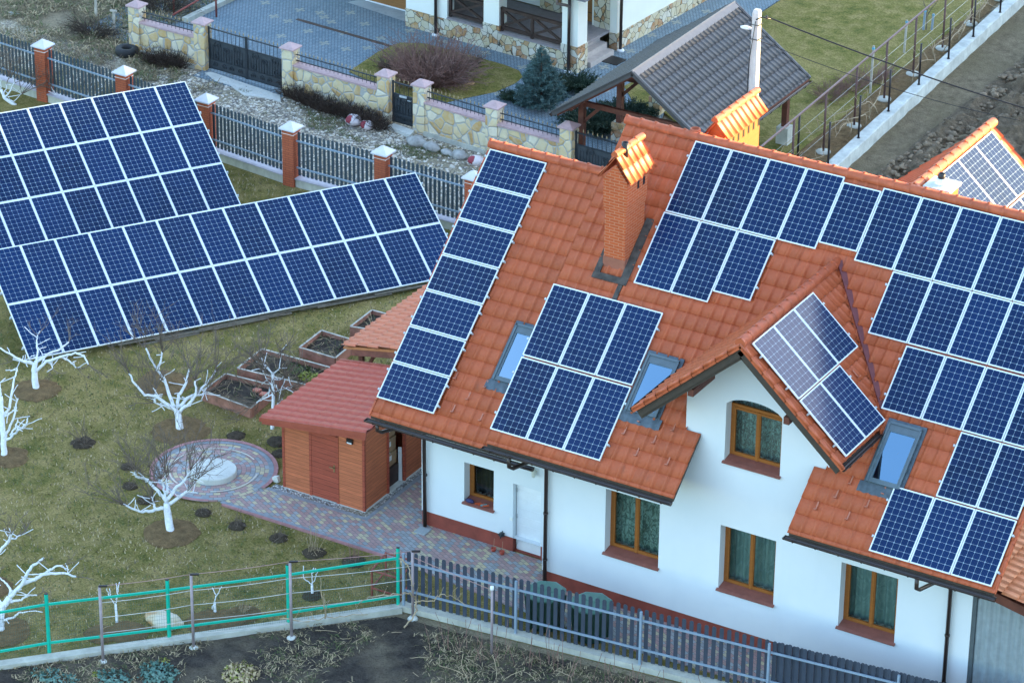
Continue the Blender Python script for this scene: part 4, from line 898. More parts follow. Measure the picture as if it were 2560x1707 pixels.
for p,q in zip(bp[:-1],bp[1:]):
    e=nrm(q-p); n=np.cross(e,ZV); a=p+e*.21; b=q-e*.21; L=np.linalg.norm(b-a)
    m=MB(); m.bar(a+ZV*.12,b+ZV*.12,.24,.30); o=m.build('base_wall',CONC,bf)
    m=MB(); m.bar(a+ZV*.285,b+ZV*.285,.34,.03); m.build('base_wall_cap',plain('mauve_sheet_cap',(.42,.40,.45),.5),bf)
    m=MB(); k=int(round(L/.152))
    for i in range(k): picket(m,a+e*((i+.5)*L/k),e,.36,1.80+.012*math.sin(i*7.1),.088,.016)
    m.build('picket_panel',SLATE,bf)
    for z in(.62,1.50):
        m=MB(); m.bar(a+ZV*z+n*.035,b+ZV*z+n*.035,.04,.045); m.build('rail',RAILG,bf)
# ------------------------------------------------------------------ front picket fence
ff=thing('picket_fence','slate grey picket fence on a concrete kerb in front of the white house','fence',(5,-1.5,0))
fl=lambda x: -1.93+x*.105
e=nrm((1,.105,0)); n=np.cross(e,ZV)
m=MB(); m.bar((-.15,fl(-.15)-.02,.07),(16,fl(16)-.02,.07),.26,.17); m.build('kerb',CONC,ff)
for i,x in enumerate((-.02,2.95,6.16,9.36,12.5,15.5)):
    m=MB(); m.bar((x,fl(x)-.07,.05),(x,fl(x)-.07,1.60),.055,.055,(0,1,0)); m.build('fence_post',RAILG,ff)
xs=[-.02,2.95,6.16,9.36,12.5,15.5]
for xa,xb in zip(xs[:-1],xs[1:]):
    m=MB(); k=int(round((xb-xa)/.183))
    for i in range(k):
        x=xa+(i+.5)*(xb-xa)/k; picket(m,(x,fl(x)+.02,0),e,.20,1.63+.012*math.sin(i*5.3+xa),.10,.018)
        if xa>9: picket(m,(x+.09,fl(x)+.07,0),e,.20,1.60,.10,.018)
    m.build('picket_panel',SLATE2,ff)
    for z in(.55,1.34):
        m=MB(); m.bar((xa,fl(xa)-.03,z),(xb,fl(xb)-.03,z),.035,.05); m.build('rail',RAILG,ff)
# ------------------------------------------------------------------ green mesh fence
gf=thing('green_mesh_fence','bright green steel fence with fine wire mesh beside the lawn','fence',(-3,-5,0))
gp=[G(p) for p in((-160,1690),(124,1640),(424,1604),(722,1565),(995,1523))]; gp[-1][:2]=(-.16,-2.03)
for p in gp:
    m=MB(); m.bar((p[0],p[1],.02),(p[0],p[1],1.72),.065,.065,(0,1,0)); m.box(p[0]-.035,p[0]+.035,p[1]-.035,p[1]+.035,1.72,1.735,1); m.build('fence_post',[GREEN,BLACKP],gf)
for p,q in zip(gp[:-1],gp[1:]):
    a=p.copy();b=q.copy();a[2]=b[2]=0; e=nrm(b-a)
    for z in(.38,1.44):
        m=MB(); m.bar(a+ZV*z,b+ZV*z,.04,.055); m.build('rail',GREEN,gf)
    m=MB(); L=np.linalg.norm(b-a); k=int(L/.055)
    for i in range(1,k): m.tube([a+e*i*L/k+ZV*.12,a+e*i*L/k+ZV*1.62],.0028,3,cap=False,sm=False)
    for z in np.arange(.15,1.65,.1): m.tube([a+ZV*z,b+ZV*z],.0028,3,cap=False,sm=False)
    m.build('wire_mesh',GREENW,gf)
m=MB(); a=np.array((gp[0][0],gp[0][1],0));b=np.array((-.1,-2.02,0)); e=nrm(b-a); nn=np.cross(e,ZV); m.bar(a+e*-.4+ZV*.05+nn*.03,b+ZV*.05+nn*.03,.26,.16); m.build('kerb',CONC,gf)
# ------------------------------------------------------------------ vine trellis of mauve posts and wires
vt=thing('vine_trellis','row of thin mauve posts strung with pale wires in front of the green fence','trellis',(-2,-5,0))
tp=[G(p) for p in((258,1655),(484,1620),(729,1594),(1032,1545))]; hs=[2.08,2.03,2.10,1.86]
for p,h in zip(tp,hs):
    m=MB(); m.tube([(p[0],p[1],0),(p[0],p[1],h)],.035,8); d=nrm(tp[-1]-tp[0]); m.bar(np.array((p[0],p[1],h+.02))-d*.02,np.array((p[0],p[1],h+.02))+np.array((.16,.1,0)),.05,.035,mi=1)
    m.lathe((p[0],p[1],0),[(.14,-.02),(.10,.04),(.05,.06)],9,2); m.build('trellis_post',[PURP,BLACKP,CONCW],vt)
m=MB()
for z,mi in((.42,0),(.80,0),(1.22,0),(1.62,0),(2.02,1)):
    for (p,h),(q,h2) in zip(zip(tp[:-1],hs),zip(tp[1:],hs[1:])):
        pts=[]
        for t in np.linspace(0,1,7):
            c=p*(1-t)+q*t; c[2]=(z if z<2 else (h*(1-t)+h2*t)+.02)*(1.0 if z>=2 else (h*(1-t)+h2*t)/2.05)-.03*math.sin(math.pi*t); pts.append(c)
        m.tube(pts,.009,4,mi)
m.build('wire',[WIREW,WIREP],vt)
m=MB(); p=G((1229,1635)); m.tube([(p[0],p[1],-.02),(p[0],p[1],1.80)],.032,8); m.lathe((p[0],p[1],1.78),[(.04,0),(.05,.02),(.05,.10),(.03,.11)],8,1); a=G((1030,1380)); m.tube([(tp[-1][0],tp[-1][1],1.72),((p[0]+tp[-1][0])/2,(p[1]+tp[-1][1])/2,1.74),(p[0],p[1],1.78)],.010,4,2)
tag(m.build('steel_post',[PURP,WHITE,WIREP]),'lone grey steel post with white cap before the picket fence','post')
# dry vines tied along the wires
rng=random.Random(11)
def wander(p,d,L,st,wig,rng,grav=0):
    pts=[V3(p)]; d=nrm(d)
    for i in range(int(L/st)):
        d=nrm(d+np.array([rng.uniform(-wig,wig) for _ in range(3)])-ZV*grav); pts.append(pts[-1]+d*st)
    return pts
def vine(label,pxpath,z,nsh=10,r=.016):
    m=MB(); base=[G(p,zz) for p,zz in zip(pxpath,z)]; pts=[]
    for a,b in zip(base[:-1],base[1:]):
        for t in np.linspace(0,1,6)[:-1]: pts.append(a*(1-t)+b*t+np.array([rng.uniform(-.03,.03) for _ in range(3)]))
    pts.append(base[-1]); m.tube(pts,[r*(1-.5*i/len(pts)) for i in range(len(pts))],5)
    for i in range(nsh):
        k=rng.randrange(1,len(pts)-1); m.tube(wander(pts[k],(rng.uniform(-.4,.4),rng.uniform(-.4,.4),1),rng.uniform(.12,.45),.07,.35,rng),.006,4)
    tag(m.build('grapevine',VINE),label,'vine','dry grapevines trained on the wires')
vine('pale grapevine arching from the soil over the corner kerb to the wires',[(1010,1570),(1043,1530),(1040,1500),(1025,1480),(985,1485),(930,1490),(895,1510)],[.05,.3,.5,.8,.85,.85,.8],9,.022)
vine('dry grapevine reaching right across the first dark pickets',[(1035,1503),(1085,1500),(1100,1485),(1130,1490),(1165,1512)],[.7,.75,.95,.9,.85],8)
vine('dry grapevine lying low along the kerb between green posts',[(700,1545),(760,1553),(800,1545),(850,1540),(920,1535)],[.45,.4,.42,.42,.4],10)
vine('dry grapevine climbing beside the third green post',[(815,1545),(810,1510),(800,1440)],[.4,.8,1.6],5)
vine('dry grapevine hanging from the corner of the fences',[(1000,1395),(1022,1415),(1028,1460),(1032,1480)],[1.6,1.5,1.2,.9],4)
vine('thin dry vine by the leftmost mauve post',[(252,1590),(258,1540),(250,1480)],[.4,1.0,1.8],4,.010)
# ------------------------------------------------------------------ raised beds
def bed(label,pts,h=.30,mat=BEDW,ns=0,green=0):
    c=np.mean([G(p,h) for p in pts],0); b=thing('raised_bed',label,'raised bed',(c[0],c[1],0),'raised garden beds'); P=[G(p,h) for p in pts]
    m=MB()
    for p,q in zip(P,P[1:]+P[:1]):
        p=p.copy();q=q.copy();p[2]=q[2]=h/2; m.bar(p,q,.045,h); m.bar(p+ZV*(h/2+.004),q+ZV*(h/2+.004),.055,.012,mi=1)
    m.build('frame',[mat,BEDG],b)
    inn=[c+(np.array((p[0],p[1],c[2]))-c)*.97 for p in P]; m=MB(); n_=16; vs=[]
    for i in range(n_+1):
        for j in range(n_+1):
            u,v=i/n_,j/n_; p=(inn[0]*(1-u)+inn[3]*u)*(1-v)+(inn[1]*(1-u)+inn[2]*u)*v; vs.append((p[0],p[1],.17+.06*MN.noise(Vector((p[0]*4,p[1]*4,1)))))
    m.add(vs,[(i*(n_+1)+j,(i+1)*(n_+1)+j,(i+1)*(n_+1)+j+1,i*(n_+1)+j+1) for i in range(n_) for j in range(n_)],0); m.build('soil',SOIL,b)
    m=MB()
    for i in range(ns):
        u,v=rng.random(),rng.random(); p=(inn[0]*(1-u)+inn[3]*u)*(1-v)+(inn[1]*(1-u)+inn[2]*u)*v; p[2]=.19; m.tube(wander(p,(rng.uniform(-1,1),rng.uniform(-1,1),rng.uniform(.05,.5)),rng.uniform(.1,.45),.06,.3,rng),.007,3,rng.choice((0,0,1)))
    if ns: m.build('plant_debris',[STRAW,WEED],b)
    return inn
i1=bed('raised bed with pink bricks on its soil, nearest the lawn tree',[(507,976),(565,934),(690,965),(627,1020)],ns=60)
i2=bed('longest raised bed with yellow green plants beside the shed roof',[(594,920),(655,872),(850,925),(768,962)],ns=150)
bed('raised bed of black soil under the tiled shelter corner',[(749,868),(804,826),(890,852),(838,895)],ns=70)
bed('small raised bed farthest back beside the salmon tiled roof',[(876,816),(930,775),(968,785),(915,822)],ns=30)
for k,(px,lab) in enumerate((((643,975),'flat pink brick lying in the raised bed, left of the pair'),((660,985),'pink brick tilted in the raised bed, right of the pair'))):
    p=G(px,.24); m=MB(); m.obox(p,nrm((1,.3*k-.2,.1))*.11,nrm((-.3*k+.2,1,.1))*.07,(0,0,.03)); tag(m.build('brick',plain('pink_brick',(.50,.17,.12),.8)),lab,'brick','bricks lying in the raised bed')
def leafy(m,c,r,n,sz,rng,mi=0,flat=.6):
    for i in range(n):
        d=nrm([rng.gauss(0,1),rng.gauss(0,1),abs(rng.gauss(0,.8))]); p=np.array(c)+d*np.array(r)*rng.uniform(.5,1.05)
        a=nrm([rng.gauss(0,1),rng.gauss(0,1),rng.gauss(0,flat)]); b=nrm(np.cross(a,d+.01)); s=sz*rng.uniform(.6,1.3)
        m.add([p-a*s,p+b*s*.5,p+a*s,p-b*s*.5],[(0,1,2,3)],mi)
m=MB(); c=G((775,945),.3); leafy(m,c,(.35,.25,.14),260,.05,rng); c=G((745,925),.3); leafy(m,c,(.5,.3,.1),200,.05,rng,1); tag(m.build('garden_herb',[YEL,WEED]),'bright yellow green plant in the long raised bed','plant')
# ------------------------------------------------------------------ stone fence across the lane
sf=thing('stone_fence','field stone wall with mauve capped pillars and iron railing across the lane','fence',(-17,23,0))
SP_=[G(c,1.80) for c in((341,0),(505,42),(726,105),(965,172),(1055,197),(1237,251),(1423,302))]; SP_=[np.array((p[0],p[1],0)) for p in SP_]
SP_.append(SP_[-1]+np.array((2.75,-.18,0))); SP_=[SP_[0]-np.array((0,0,0))]+SP_[1:]
for p in SP_:
    m=MB(); m.box(p[0]-.21,p[0]+.21,p[1]-.21,p[1]+.21,0,1.60); po=m.build('stone_pillar',STONE,sf)
    m=MB(); c=p; m.box(c[0]-.27,c[0]+.27,c[1]-.27,c[1]+.27,1.60,1.645); m.add([(c[0]-.27,c[1]-.27,1.645),(c[0]+.27,c[1]-.27,1.645),(c[0]+.27,c[1]+.27,1.645),(c[0]-.27,c[1]+.27,1.645),(c[0],c[1],1.80)],[(0,1,4),(1,2,4),(2,3,4),(3,0,4)]); o=m.build('pillar_cap',LILAC,sf); o.parent=po
def spear(m,p,z0,z1):
    m.tube([(p[0],p[1],z0),(p[0],p[1],z1)],.010,4); m.tube([(p[0],p[1],z1),(p[0],p[1],z1+.03),(p[0],p[1],z1+.11)],[.012,.020,.002],5,1)
for i in(0,2,4,5):
    p,q=SP_[i],SP_[i+1]; e=nrm(q-p); a=p+e*.212; b=q-e*.212; L=np.linalg.norm(b-a)
    m=MB(); m.bar(a+ZV*.53,b+ZV*.53,.30,1.06); m.bar(a+ZV*.06-np.array((0,.05,0)),b+ZV*.06-np.array((0,.05,0)),.34,.14,mi=1); m.build('stone_panel',[STONE,CONC],sf)
    m=MB(); m.bar(a+ZV*1.09,b+ZV*1.09,.40,.06); m.build('coping',LILAC,sf)
    m=MB(); m.bar(a+ZV*1.22,b+ZV*1.22,.03,.03); m.bar(a+ZV*1.42,b+ZV*1.42,.03,.03); k=int(L/.155)
    for j in range(k): spear(m,a+e*(j+.5)*L/k,1.13,1.47)
    m.build('railing',[IRON,BRASS],sf)
def scroll(m,c,e,r,turns,s=1,z=1):
    pts=[]
    for t in np.linspace(.12,1,22): 
        th=t*turns*2*math.pi; pts.append(V3(c)+e*(s*r*t*math.cos(th))+ZV*(z*r*t*math.sin(th)))
    m.tube(pts,.012,4)
def gate(label,p,q,leaves,zt_):
    e=nrm(q-p); a=p+e*.25; b=q-e*.25; L=np.linalg.norm(b-a); n=np.cross(e,ZV)
    g=thing('iron_gate',label,'gate',(((a+b)/2)[0],((a+b)/2)[1],0),'wrought iron gates in the stone fence')
    for k in range(leaves):
        s=a+e*(L*k/leaves+.02); t=a+e*(L*(k+1)/leaves-.02); w=np.linalg.norm(t-s)
        m=MB()
        for u in(0,w): m.bar(s+e*u+ZV*.06,s+e*u+ZV*(zt_+.05),.05,.05,(0,1,0))
        for z in(.10,.42,zt_-.38,zt_): m.bar(s+ZV*z,t+ZV*z,.04,.035)
        nb=int(w/.16)
        for j in range(nb): spear(m,s+e*(j+.5)*w/nb,zt_-.36,zt_+.06)
        for j in range(int(w/.11)): c=s+e*(j+.5)*.11; m.tube([c+ZV*.42+n*.022,c+ZV*(zt_-.55)+n*.022],.009,4)
        for(cx,cz,r,sg,zz)in((w*.25,zt_-.52,.16,1,1),(w*.75,zt_-.52,.16,-1,1),(w*.5,zt_-.62,.12,1,-1),(w*.2,.60,.15,1,-1),(w*.8,.60,.15,-1,-1),(w*.18,.26,.10,1,1),(w*.4,.26,.10,-1,1),(w*.62,.26,.10,1,1),(w*.84,.26,.10,-1,1)):
            scroll(m,s+e*cx+ZV*cz+n*.028,e,r,1.6,sg,zz)
        lf=m.build('gate_leaf',[IRON,BRASS],g)
        m=MB(); m.obox((s+t)/2+ZV*((zt_-.38+.10)/2),e*(w/2-.01),n*.008,ZV*((zt_-.48)/2)); o=m.build('back_sheet',IRONP,g); o.parent=lf
    return g
gate('wide double leaf iron gate before the paved driveway',SP_[1],SP_[2],2,1.48)
sg=gate('narrow iron wicket gate with letter slot between two stone pillars',SP_[3],SP_[4],1,1.42)
gate('iron gate under the grey roofed carport',SP_[6],SP_[7],1,1.48)
m=MB(); c=(SP_[3]+SP_[4])/2; m.box(c[0]-.15,c[0]+.12,c[1]-.04,c[1]-.03,.98,1.05); m.tube([(c[0]+.30,c[1]-.03,.95),(c[0]+.30,c[1]-.09,.95),(c[0]+.18,c[1]-.09,.95)],.012,5); m.build('letter_slot',STEEL,sg)
m=MB(); m.sheet([tuple((SP_[1]+(0.1,-.75,0))[:2]),tuple((SP_[2]+(-.1,-.7,0))[:2]),tuple((SP_[2]+(-.1,.3,0))[:2]),tuple((SP_[1]+(.1,.3,0))[:2])],.012); m.prism(xy([(512,184),(528,182),(700,240),(702,256),(660,246),(610,240),(575,215),(540,205)]),-.05,.03,1); m.prism(xy([(970,322),(985,316),(1036,334),(1025,346)]),-.05,.10,1); struct('gate_apron',m,[BLUEP,CONCW])
# ------------------------------------------------------------------ neighbour's house
H0=np.array((-13.1,29.28,0)); th=R(4.1); HU=np.array((-math.cos(th),math.sin(th),0)); HV=np.array((math.sin(th),math.cos(th),0))
def hp(u,v,z): return H0+HU*u+HV*v+ZV*z
nh=thing('neighbour_house','cream neighbour house with flagstone base, timber porch rails and dark downpipes','house',tuple(H0))
def hb(m,u0,u1,v0,v1,z0,z1,mi=0): return m.obox(hp((u0+u1)/2,(v0+v1)/2,(z0+z1)/2),HU*(u1-u0)/2,HV*(v1-v0)/2,ZV*(z1-z0)/2,mi)
m=MB(); hb(m,.0,.62,0,.55,.92,3.0); hb(m,3.12,3.74,0,.45,.92,3.0); hb(m,5.22,6.92,0,.4,.66,3.0); hb(m,6.90,6.92,.4,9,.66,3.0); hb(m,.3,6.9,2.6,2.8,.74,3.0); hb(m,.02,.3,2.35,9.5,.62,3.0); hb(m,.3,12,9.3,9.5,0,3.0); hb(m,.3,1.0,2.35,2.6,.6,3.0); hb(m,9.4,12,1.05,1.2,.6,3); hb(m,6.92,12,1.05,1.2,2.4,3.0)
m.build('wall',CREAM,nh)
m=MB(); hb(m,2.4,3.2,2.5,2.6,.74,2.1); m.build('stone_panel',STONEC,nh); m=MB(); hb(m,.3,.9,2.3,2.36,.7,1.75); m.build('stone_panel',STONEC,nh)
m=MB(); hb(m,-.02,.65,-.02,.57,0,.92); hb(m,.65,3.1,-.02,.3,0,.68); hb(m,3.10,3.76,-.02,.47,0,.92); hb(m,3.76,5.2,-.02,.3,0,.68); hb(m,5.2,6.94,-.02,.3,0,.66); hb(m,6.90,6.94,.3,1.1,0,.66); hb(m,-.01,.3,2.33,9.52,0,.62);
m.build('flagstone_base',STONEC,nh)
m=MB(); hb(m,.63,3.12,-.05,.34,.68,.72); hb(m,3.74,5.22,-.05,.34,.68,.72); hb(m,.3,6.9,.3,2.6,.60,.70); m.build('porch_floor',plain('grey_porch_slab',(.30,.27,.27),.8),nh)
m=MB()
for i in range(3): hb(m,-.12+.28*i,1.2,.62,2.0,.0+.0*i,.20+.2*i)
m.build('step',plain('pale_step_stone',(.42,.38,.36),.8),nh)
def rail(u0,u1):
    m=MB(); v=.12
    for z in(.86,1.52): m.bar(hp(u0,v,z),hp(u1,v,z),.09,.10)
    n_=max(1,round((u1-u0)/1.25))
    for k in range(n_+1): u=u0+.04+(u1-u0-.08)*k/n_; m.bar(hp(u,v,.74),hp(u,v,1.56),.09,.09,tuple(HV))
    for k in range(n_):
        a=u0+(u1-u0)*k/n_; b=u0+(u1-u0)*(k+1)/n_; m.bar(hp(a,v,.88),hp(b,v,1.5),.06,.08); m.bar(hp(a,v+.01,1.5),hp(b,v+.01,.88),.055,.08)
    m.build('porch_rail',DARKBEAM,nh)
rail(.63,3.11); rail(3.75,5.21)
m=MB(); hb(m,1.0,2.3,2.54,2.6,.70,2.6); m.build('door',GARW,nh)
m=MB(); hb(m,6.95,9.4,1.05,1.12,.02,2.4); gd=m.build('garage_door',GARW,nh)
m=MB(); hb(m,6.95,9.4,1.02,1.05,.02,.06); o=m.build('threshold',WHITE,nh); o.parent=gd
m=MB(); hb(m,7.05,7.2,1.0,1.05,.62,.66); o=m.build('handle',BLACK,nh); o.parent=gd
for(u,v)in((5.63,-.09),(.28,-.10),(-.10,2.42)):
    m=MB(); m.tube([hp(u,v,.04),hp(u,v,3.0)],.055,9); dp=m.build('downpipe',BROWN,nh)
    m=MB(); p=hp(u,v,0); m.lathe((p[0],p[1],0.02),[(.14,0),(.12,.05),(.07,.07)],12); o=m.build('drain_collar',WHITE,nh); o.parent=dp
m=MB(); c=hp(.30,-.35,2.42); m.tube([hp(.28,-.10,2.32),hp(.3,-.3,2.42),hp(.55,-.42,2.45),hp(.55,-.42,2.6)],.05,8); m.build('gutter_elbow',plain('taupe_elbow',(.17,.13,.115),.5),nh)
m=MB(); ev=[hp(-.75,-.75,2.9),hp(12.5,-.75,2.9),hp(12.5,10,2.9),hp(-.75,10,2.9)]; ap=[hp(4.2,4.6,5.6),hp(8,4.6,5.6)]
vs=ev+ap; m.add(vs,[(0,4,5,1)[::-1],(1,5,2)[::-1],(2,5,4,3)[::-1],(3,4,0)[::-1],(0,1,2,3)]); m.build('roof',TILE_GREY,nh)
m=MB(); p=G((1527,152)); m.obox((p[0],p[1],.03),HU*.42,HV*.30,ZV*.012)
tag(m.build('doormat',BLACK),'black chequered doormat at the foot of the porch steps','doormat')
# ------------------------------------------------------------------ carport
cp_=thing('carport','open carport with grey metal tile roof on red brown timber posts','carport',(-7,25.2,0))
CX,CY0,CY1,CZ,CT=-7.08,21.95,28.5,4.0,math.tan(R(35.2)); CH=2.72; cpd=math.cos(R(35.2)); spd=math.sin(R(35.2))
m=MB()
for sx in(-1,1): tile_surface(m,(CX,CY0,CZ),YV,(sx*cpd,0,-spd),CY1-CY0,CH/cpd,wave=.235,row=.36,roll=.046,lift=.036,wav=.012)
m.build('roof',TILE_GREY,cp_)
m=MB()
for sx in(-1,1): m.ext([(CX,CY0+.02,CZ-.03),(CX+sx*CH,CY0+.02,CZ-.03-CH*CT),(CX+sx*CH,CY0+.02,CZ-.08-CH*CT),(CX,CY0+.02,CZ-.08)],(0,CY1-CY0-.04,0))
m.build('roof_boards',BEAM,cp_)
GREYT=plain('grey_ridge_metal',(.20,.18,.175),.45,var=.08)
m=MB()
for sx in(-1,1): m.obox((CX+sx*.10*cpd,(CY0+CY1)/2,CZ+.05-.10*spd),(sx*.12*cpd,0,-.12*spd),(0,(CY1-CY0)/2+.03,0),np.array((sx*spd,0,cpd))*.012)
m.build('ridge_cap',GREYT,cp_)
GVT=plain('dark_grey_verge',(.065,.065,.07),.4)
for y in(CY0,CY1):
    for sx in(-1,1):
        m=MB(); m.bar((CX,y,CZ-.03),(CX+sx*CH,y,CZ-.03-CH*CT),.05,.17); m.bar((CX+sx*.0,y,CZ+.045),(CX+sx*CH,y,CZ+.045-CH*CT),.13,.02); m.build('verge_trim',GVT,cp_)
m=MB(); gutter(m,(CX+CH+.05,CY0,CZ-.08-CH*CT),(CX+CH+.05,CY1,CZ-.08-CH*CT),.06); m.build('gutter',BROWN,cp_)
m=MB(); gutter(m,(CX-CH-.05,CY0,CZ-.08-CH*CT),(CX-CH-.05,CY1,CZ-.08-CH*CT),.06); m.build('gutter',BROWN,cp_)
for x in(-9.35,-4.82):
    for y in(23.0,25.4,27.85):
        m=MB(); m.box(x-.09,x+.09,y-.09,y+.09,.60,CZ-.2-abs(x-CX)*CT); po=m.build('post',BEAM,cp_)
        m=MB(); m.box(x-.20,x+.20,y-.20,y+.20,0,.60); o=m.build('post_base',STONEC if x<-6 else CONC,cp_); o.parent=po
        m=MB(); s=1 if x<CX else -1; m.bar((x,y,1.45),(x+s*.65,y,2.12),.09,.10); o=m.build('brace',BEAM,cp_); o.parent=po
for y in(23.0,25.4,27.85):
    m=MB(); m.bar((-9.5,y,2.12),(-4.7,y,2.12),.12,.16); m.build('tie_beam',BEAM,cp_)
for x in(-9.35,-4.82):
    m=MB(); m.bar((x,22.2,2.22),(x,28.3,2.22),.14,.14); m.build('wall_plate',BEAM,cp_)
for y in(22.1,23,24.2,25.4,26.6,27.85,28.4):
    m=MB()
    for sx in(-1,1): m.bar((CX,y,CZ-.14),(CX+sx*CH*.97,y,CZ-.14-CH*.97*CT),.08,.12)
    m.build('rafter',BEAM,cp_)
# ------------------------------------------------------------------ utility pole and cables
b=PY((1893,24),17.75); pz=b[2]
up=thing('utility_pole','white concrete utility pole rising behind the rear chimney','utility pole',(b[0],b[1],0))
m=MB(); w0,w1=.135,.095; p=b
m.add([(p[0]+sx*w,p[1]+sy*w,z) for z,w in((0,w0),(pz-.1,w1),(pz,w1*.75)) for sx,sy in((-1,-1),(1,-1),(1,1),(-1,1))],[(4*k+j,4*k+(j+1)%4,4*k+4+(j+1)%4,4*k+4+j) for k in range(2) for j in range(4)]+[(8,9,10,11)]); m.build('shaft',POLE,up)
m=MB(); q=PY((1868,71),17.75); m.tube([(p[0]-.08,p[1],q[2]),(q[0],p[1],q[2]+.02)],.022,6); m.lathe((q[0]-.04,p[1],q[2]-.03),[(.02,0),(.09,.01),(.10,.05),(.04,.09)],10,0,True,1.8,.9); m.build('street_lamp_head',WHITE,up)
m=MB(); 
for zz in(-.42,-.85): m.tube([(p[0]-.13,p[1]-.13,pz+zz),(p[0]+.13,p[1]-.13,pz+zz),(p[0]+.13,p[1]+.13,pz+zz),(p[0]-.13,p[1]+.13,pz+zz),(p[0]-.13,p[1]-.13,pz+zz)],.012,5)
m.tube([(p[0]+.05,p[1]-.13,pz-.25),(p[0]+.25,p[1]-.15,pz-.12),(p[0]+.42,p[1],pz-.2)],.02,6); m.lathe((p[0]+.3,p[1],pz-.22),[(.03,0),(.045,.05),(.03,.1)],8)
m.tube([(p[0]+.04,p[1]-.14,pz-.3),(p[0]-.1,p[1]-.16,pz-1.5),(p[0]-.14,p[1]-.17,pz-3.5),(p[0]-.17,p[1]-.16,0)],.013,5); m.build('bracket',BLACK,up)
def cable(lab,a,px,z,sag,r):
    bq=G(px,z); d=bq-a; end=a+d*1.25; m=MB(); pts=[]
    for t in np.linspace(0,1,40):
        c=a*(1-t)+end*t; tt=t*1.25; c[2]-=sag*4*(tt/1.25)*(1-tt/1.25); pts.append(c)
    m.tube(pts,r,5); tag(m.build('overhead_cable',BLACK),lab,'cable','cables running from the utility pole')
cable('thick black overhead cable leaving the top of the pole to the right',np.array((p[0]+.3,p[1],pz-.15)),(2560,262),6.9,.15,.022)
cable('thin overhead wire leaving the pole below the thick cable',np.array((p[0]+.1,p[1],pz-.9)),(2420,262),6.3,.2,.010)
# ------------------------------------------------------------------ concrete field wall, posts and espalier trellis at the right
wa,wb=G((2116,425)),G((2560,14)); wd=nrm((wb-wa)*np.array((1,1,0))); wn=np.array((-wd[1],wd[0],0)); WT=.40; WH=.42
cw=thing('concrete_wall','low whitish concrete wall along the ploughed field','wall',tuple((wa+wb)/2*np.array((1,1,0))))
m=MB(); st=wa-wd*7; n_=60; vs=[]
for i in range(n_+1):
    c=st+wd*(i*25/n_); j=.025*MN.noise(Vector((i*.7,1,2))); vs+=[c+ZV*-.05+wn*j*2,c+wn*(.02+j)+ZV*(WH-.02),c+wn*(.06)+ZV*(WH+j),c+wn*WT+ZV*(WH+j*.5),c+wn*(WT+.02)+ZV*-.05]
m.add(vs,[(5*i+k,5*i+5+k,5*i+6+k,5*i+1+k) for i in range(n_) for k in range(4)],0,False); m.build('wall_body',CONCF,cw)
for b_,t_ in(((2070,412),(2076,300)),((2146,345),(2152,235)),((2221,278),(2230,168)),((2297,212),(2304,105)),((2371,147),(2378,42)),((2433,92),(2440,-10)),((2500,32),(2508,-70)),((1994,395),(1995,368))):
    c=G(b_,WH); m=MB(); m.tube([(c[0],c[1],WH-.05),(c[0],c[1],WH+1.42)],.035,8); m.lathe((c[0],c[1],WH),[(.06,0),(.05,.02)],8); m.build('iron_post',BLACKP,cw)
et=thing('espalier_trellis','brown steel trellis with a long top rail beside the concrete wall','trellis',(-3.5,32,0))
ep=[G(q) for q in((2058,383),(2135,318),(2210,251),(2352,127))]; dd=(ep[2]-ep[0])/2
ep=[ep[0]-dd*2,ep[0]-dd,ep[0],ep[1],ep[2],ep[2]+dd,ep[2]+dd*2.05,ep[2]+dd*3.1,ep[2]+dd*4.2]
for c in ep:
    m=MB(); m.tube([(c[0],c[1],0),(c[0],c[1],2.05)],.038,8); m.lathe((c[0],c[1],0.02),[(.24,0),(.23,.05),(.0,.06)],14,1); m.build('trellis_post',[RUSTP,CONC],et)
m=MB(); m.bar(ep[0]+ZV*2.06,ep[-1]+ZV*2.06,.05,.045); m.build('top_rail',plain('mauve_rail',(.24,.15,.135),.5),et)
m=MB()
for z in(.6,1.05,1.5): m.tube([ep[0]+ZV*z,ep[-1]+ZV*z],.006,4)
m.build('wire',WIREW,et)
rng=random.Random(5)
for k in range(13):
    t=rng.uniform(.5,7.2); i=int(t); c=ep[i]*(1-t+i)+ep[min(i+1,8)]*(t-i); d=nrm(ep[1]-ep[0]); m=MB()
    p0=np.array((c[0]+rng.uniform(.1,.35),c[1],.05)); pts=wander(p0,(rng.uniform(-.2,.2),-.2,1),.5,.1,.25,rng); pts+=wander(pts[-1],d*rng.choice((-1,1,1))+np.array((0,0,.25)),rng.uniform(1.2,2.6),.14,.22,rng)[1:]
    m.tube(pts,[.020*(1-.6*j/len(pts)) for j in range(len(pts))],5)
    for q in range(7): kk=rng.randrange(2,len(pts)); m.tube(wander(pts[kk],(rng.uniform(-.5,.5),rng.uniform(-.6,.6),.6),rng.uniform(.2,.7),.08,.4,rng),.008,4)
    tag(m.build('grapevine',VINE),'bare tan grapevine sprawling on the brown steel trellis','vine','grapevines on the brown trellis')
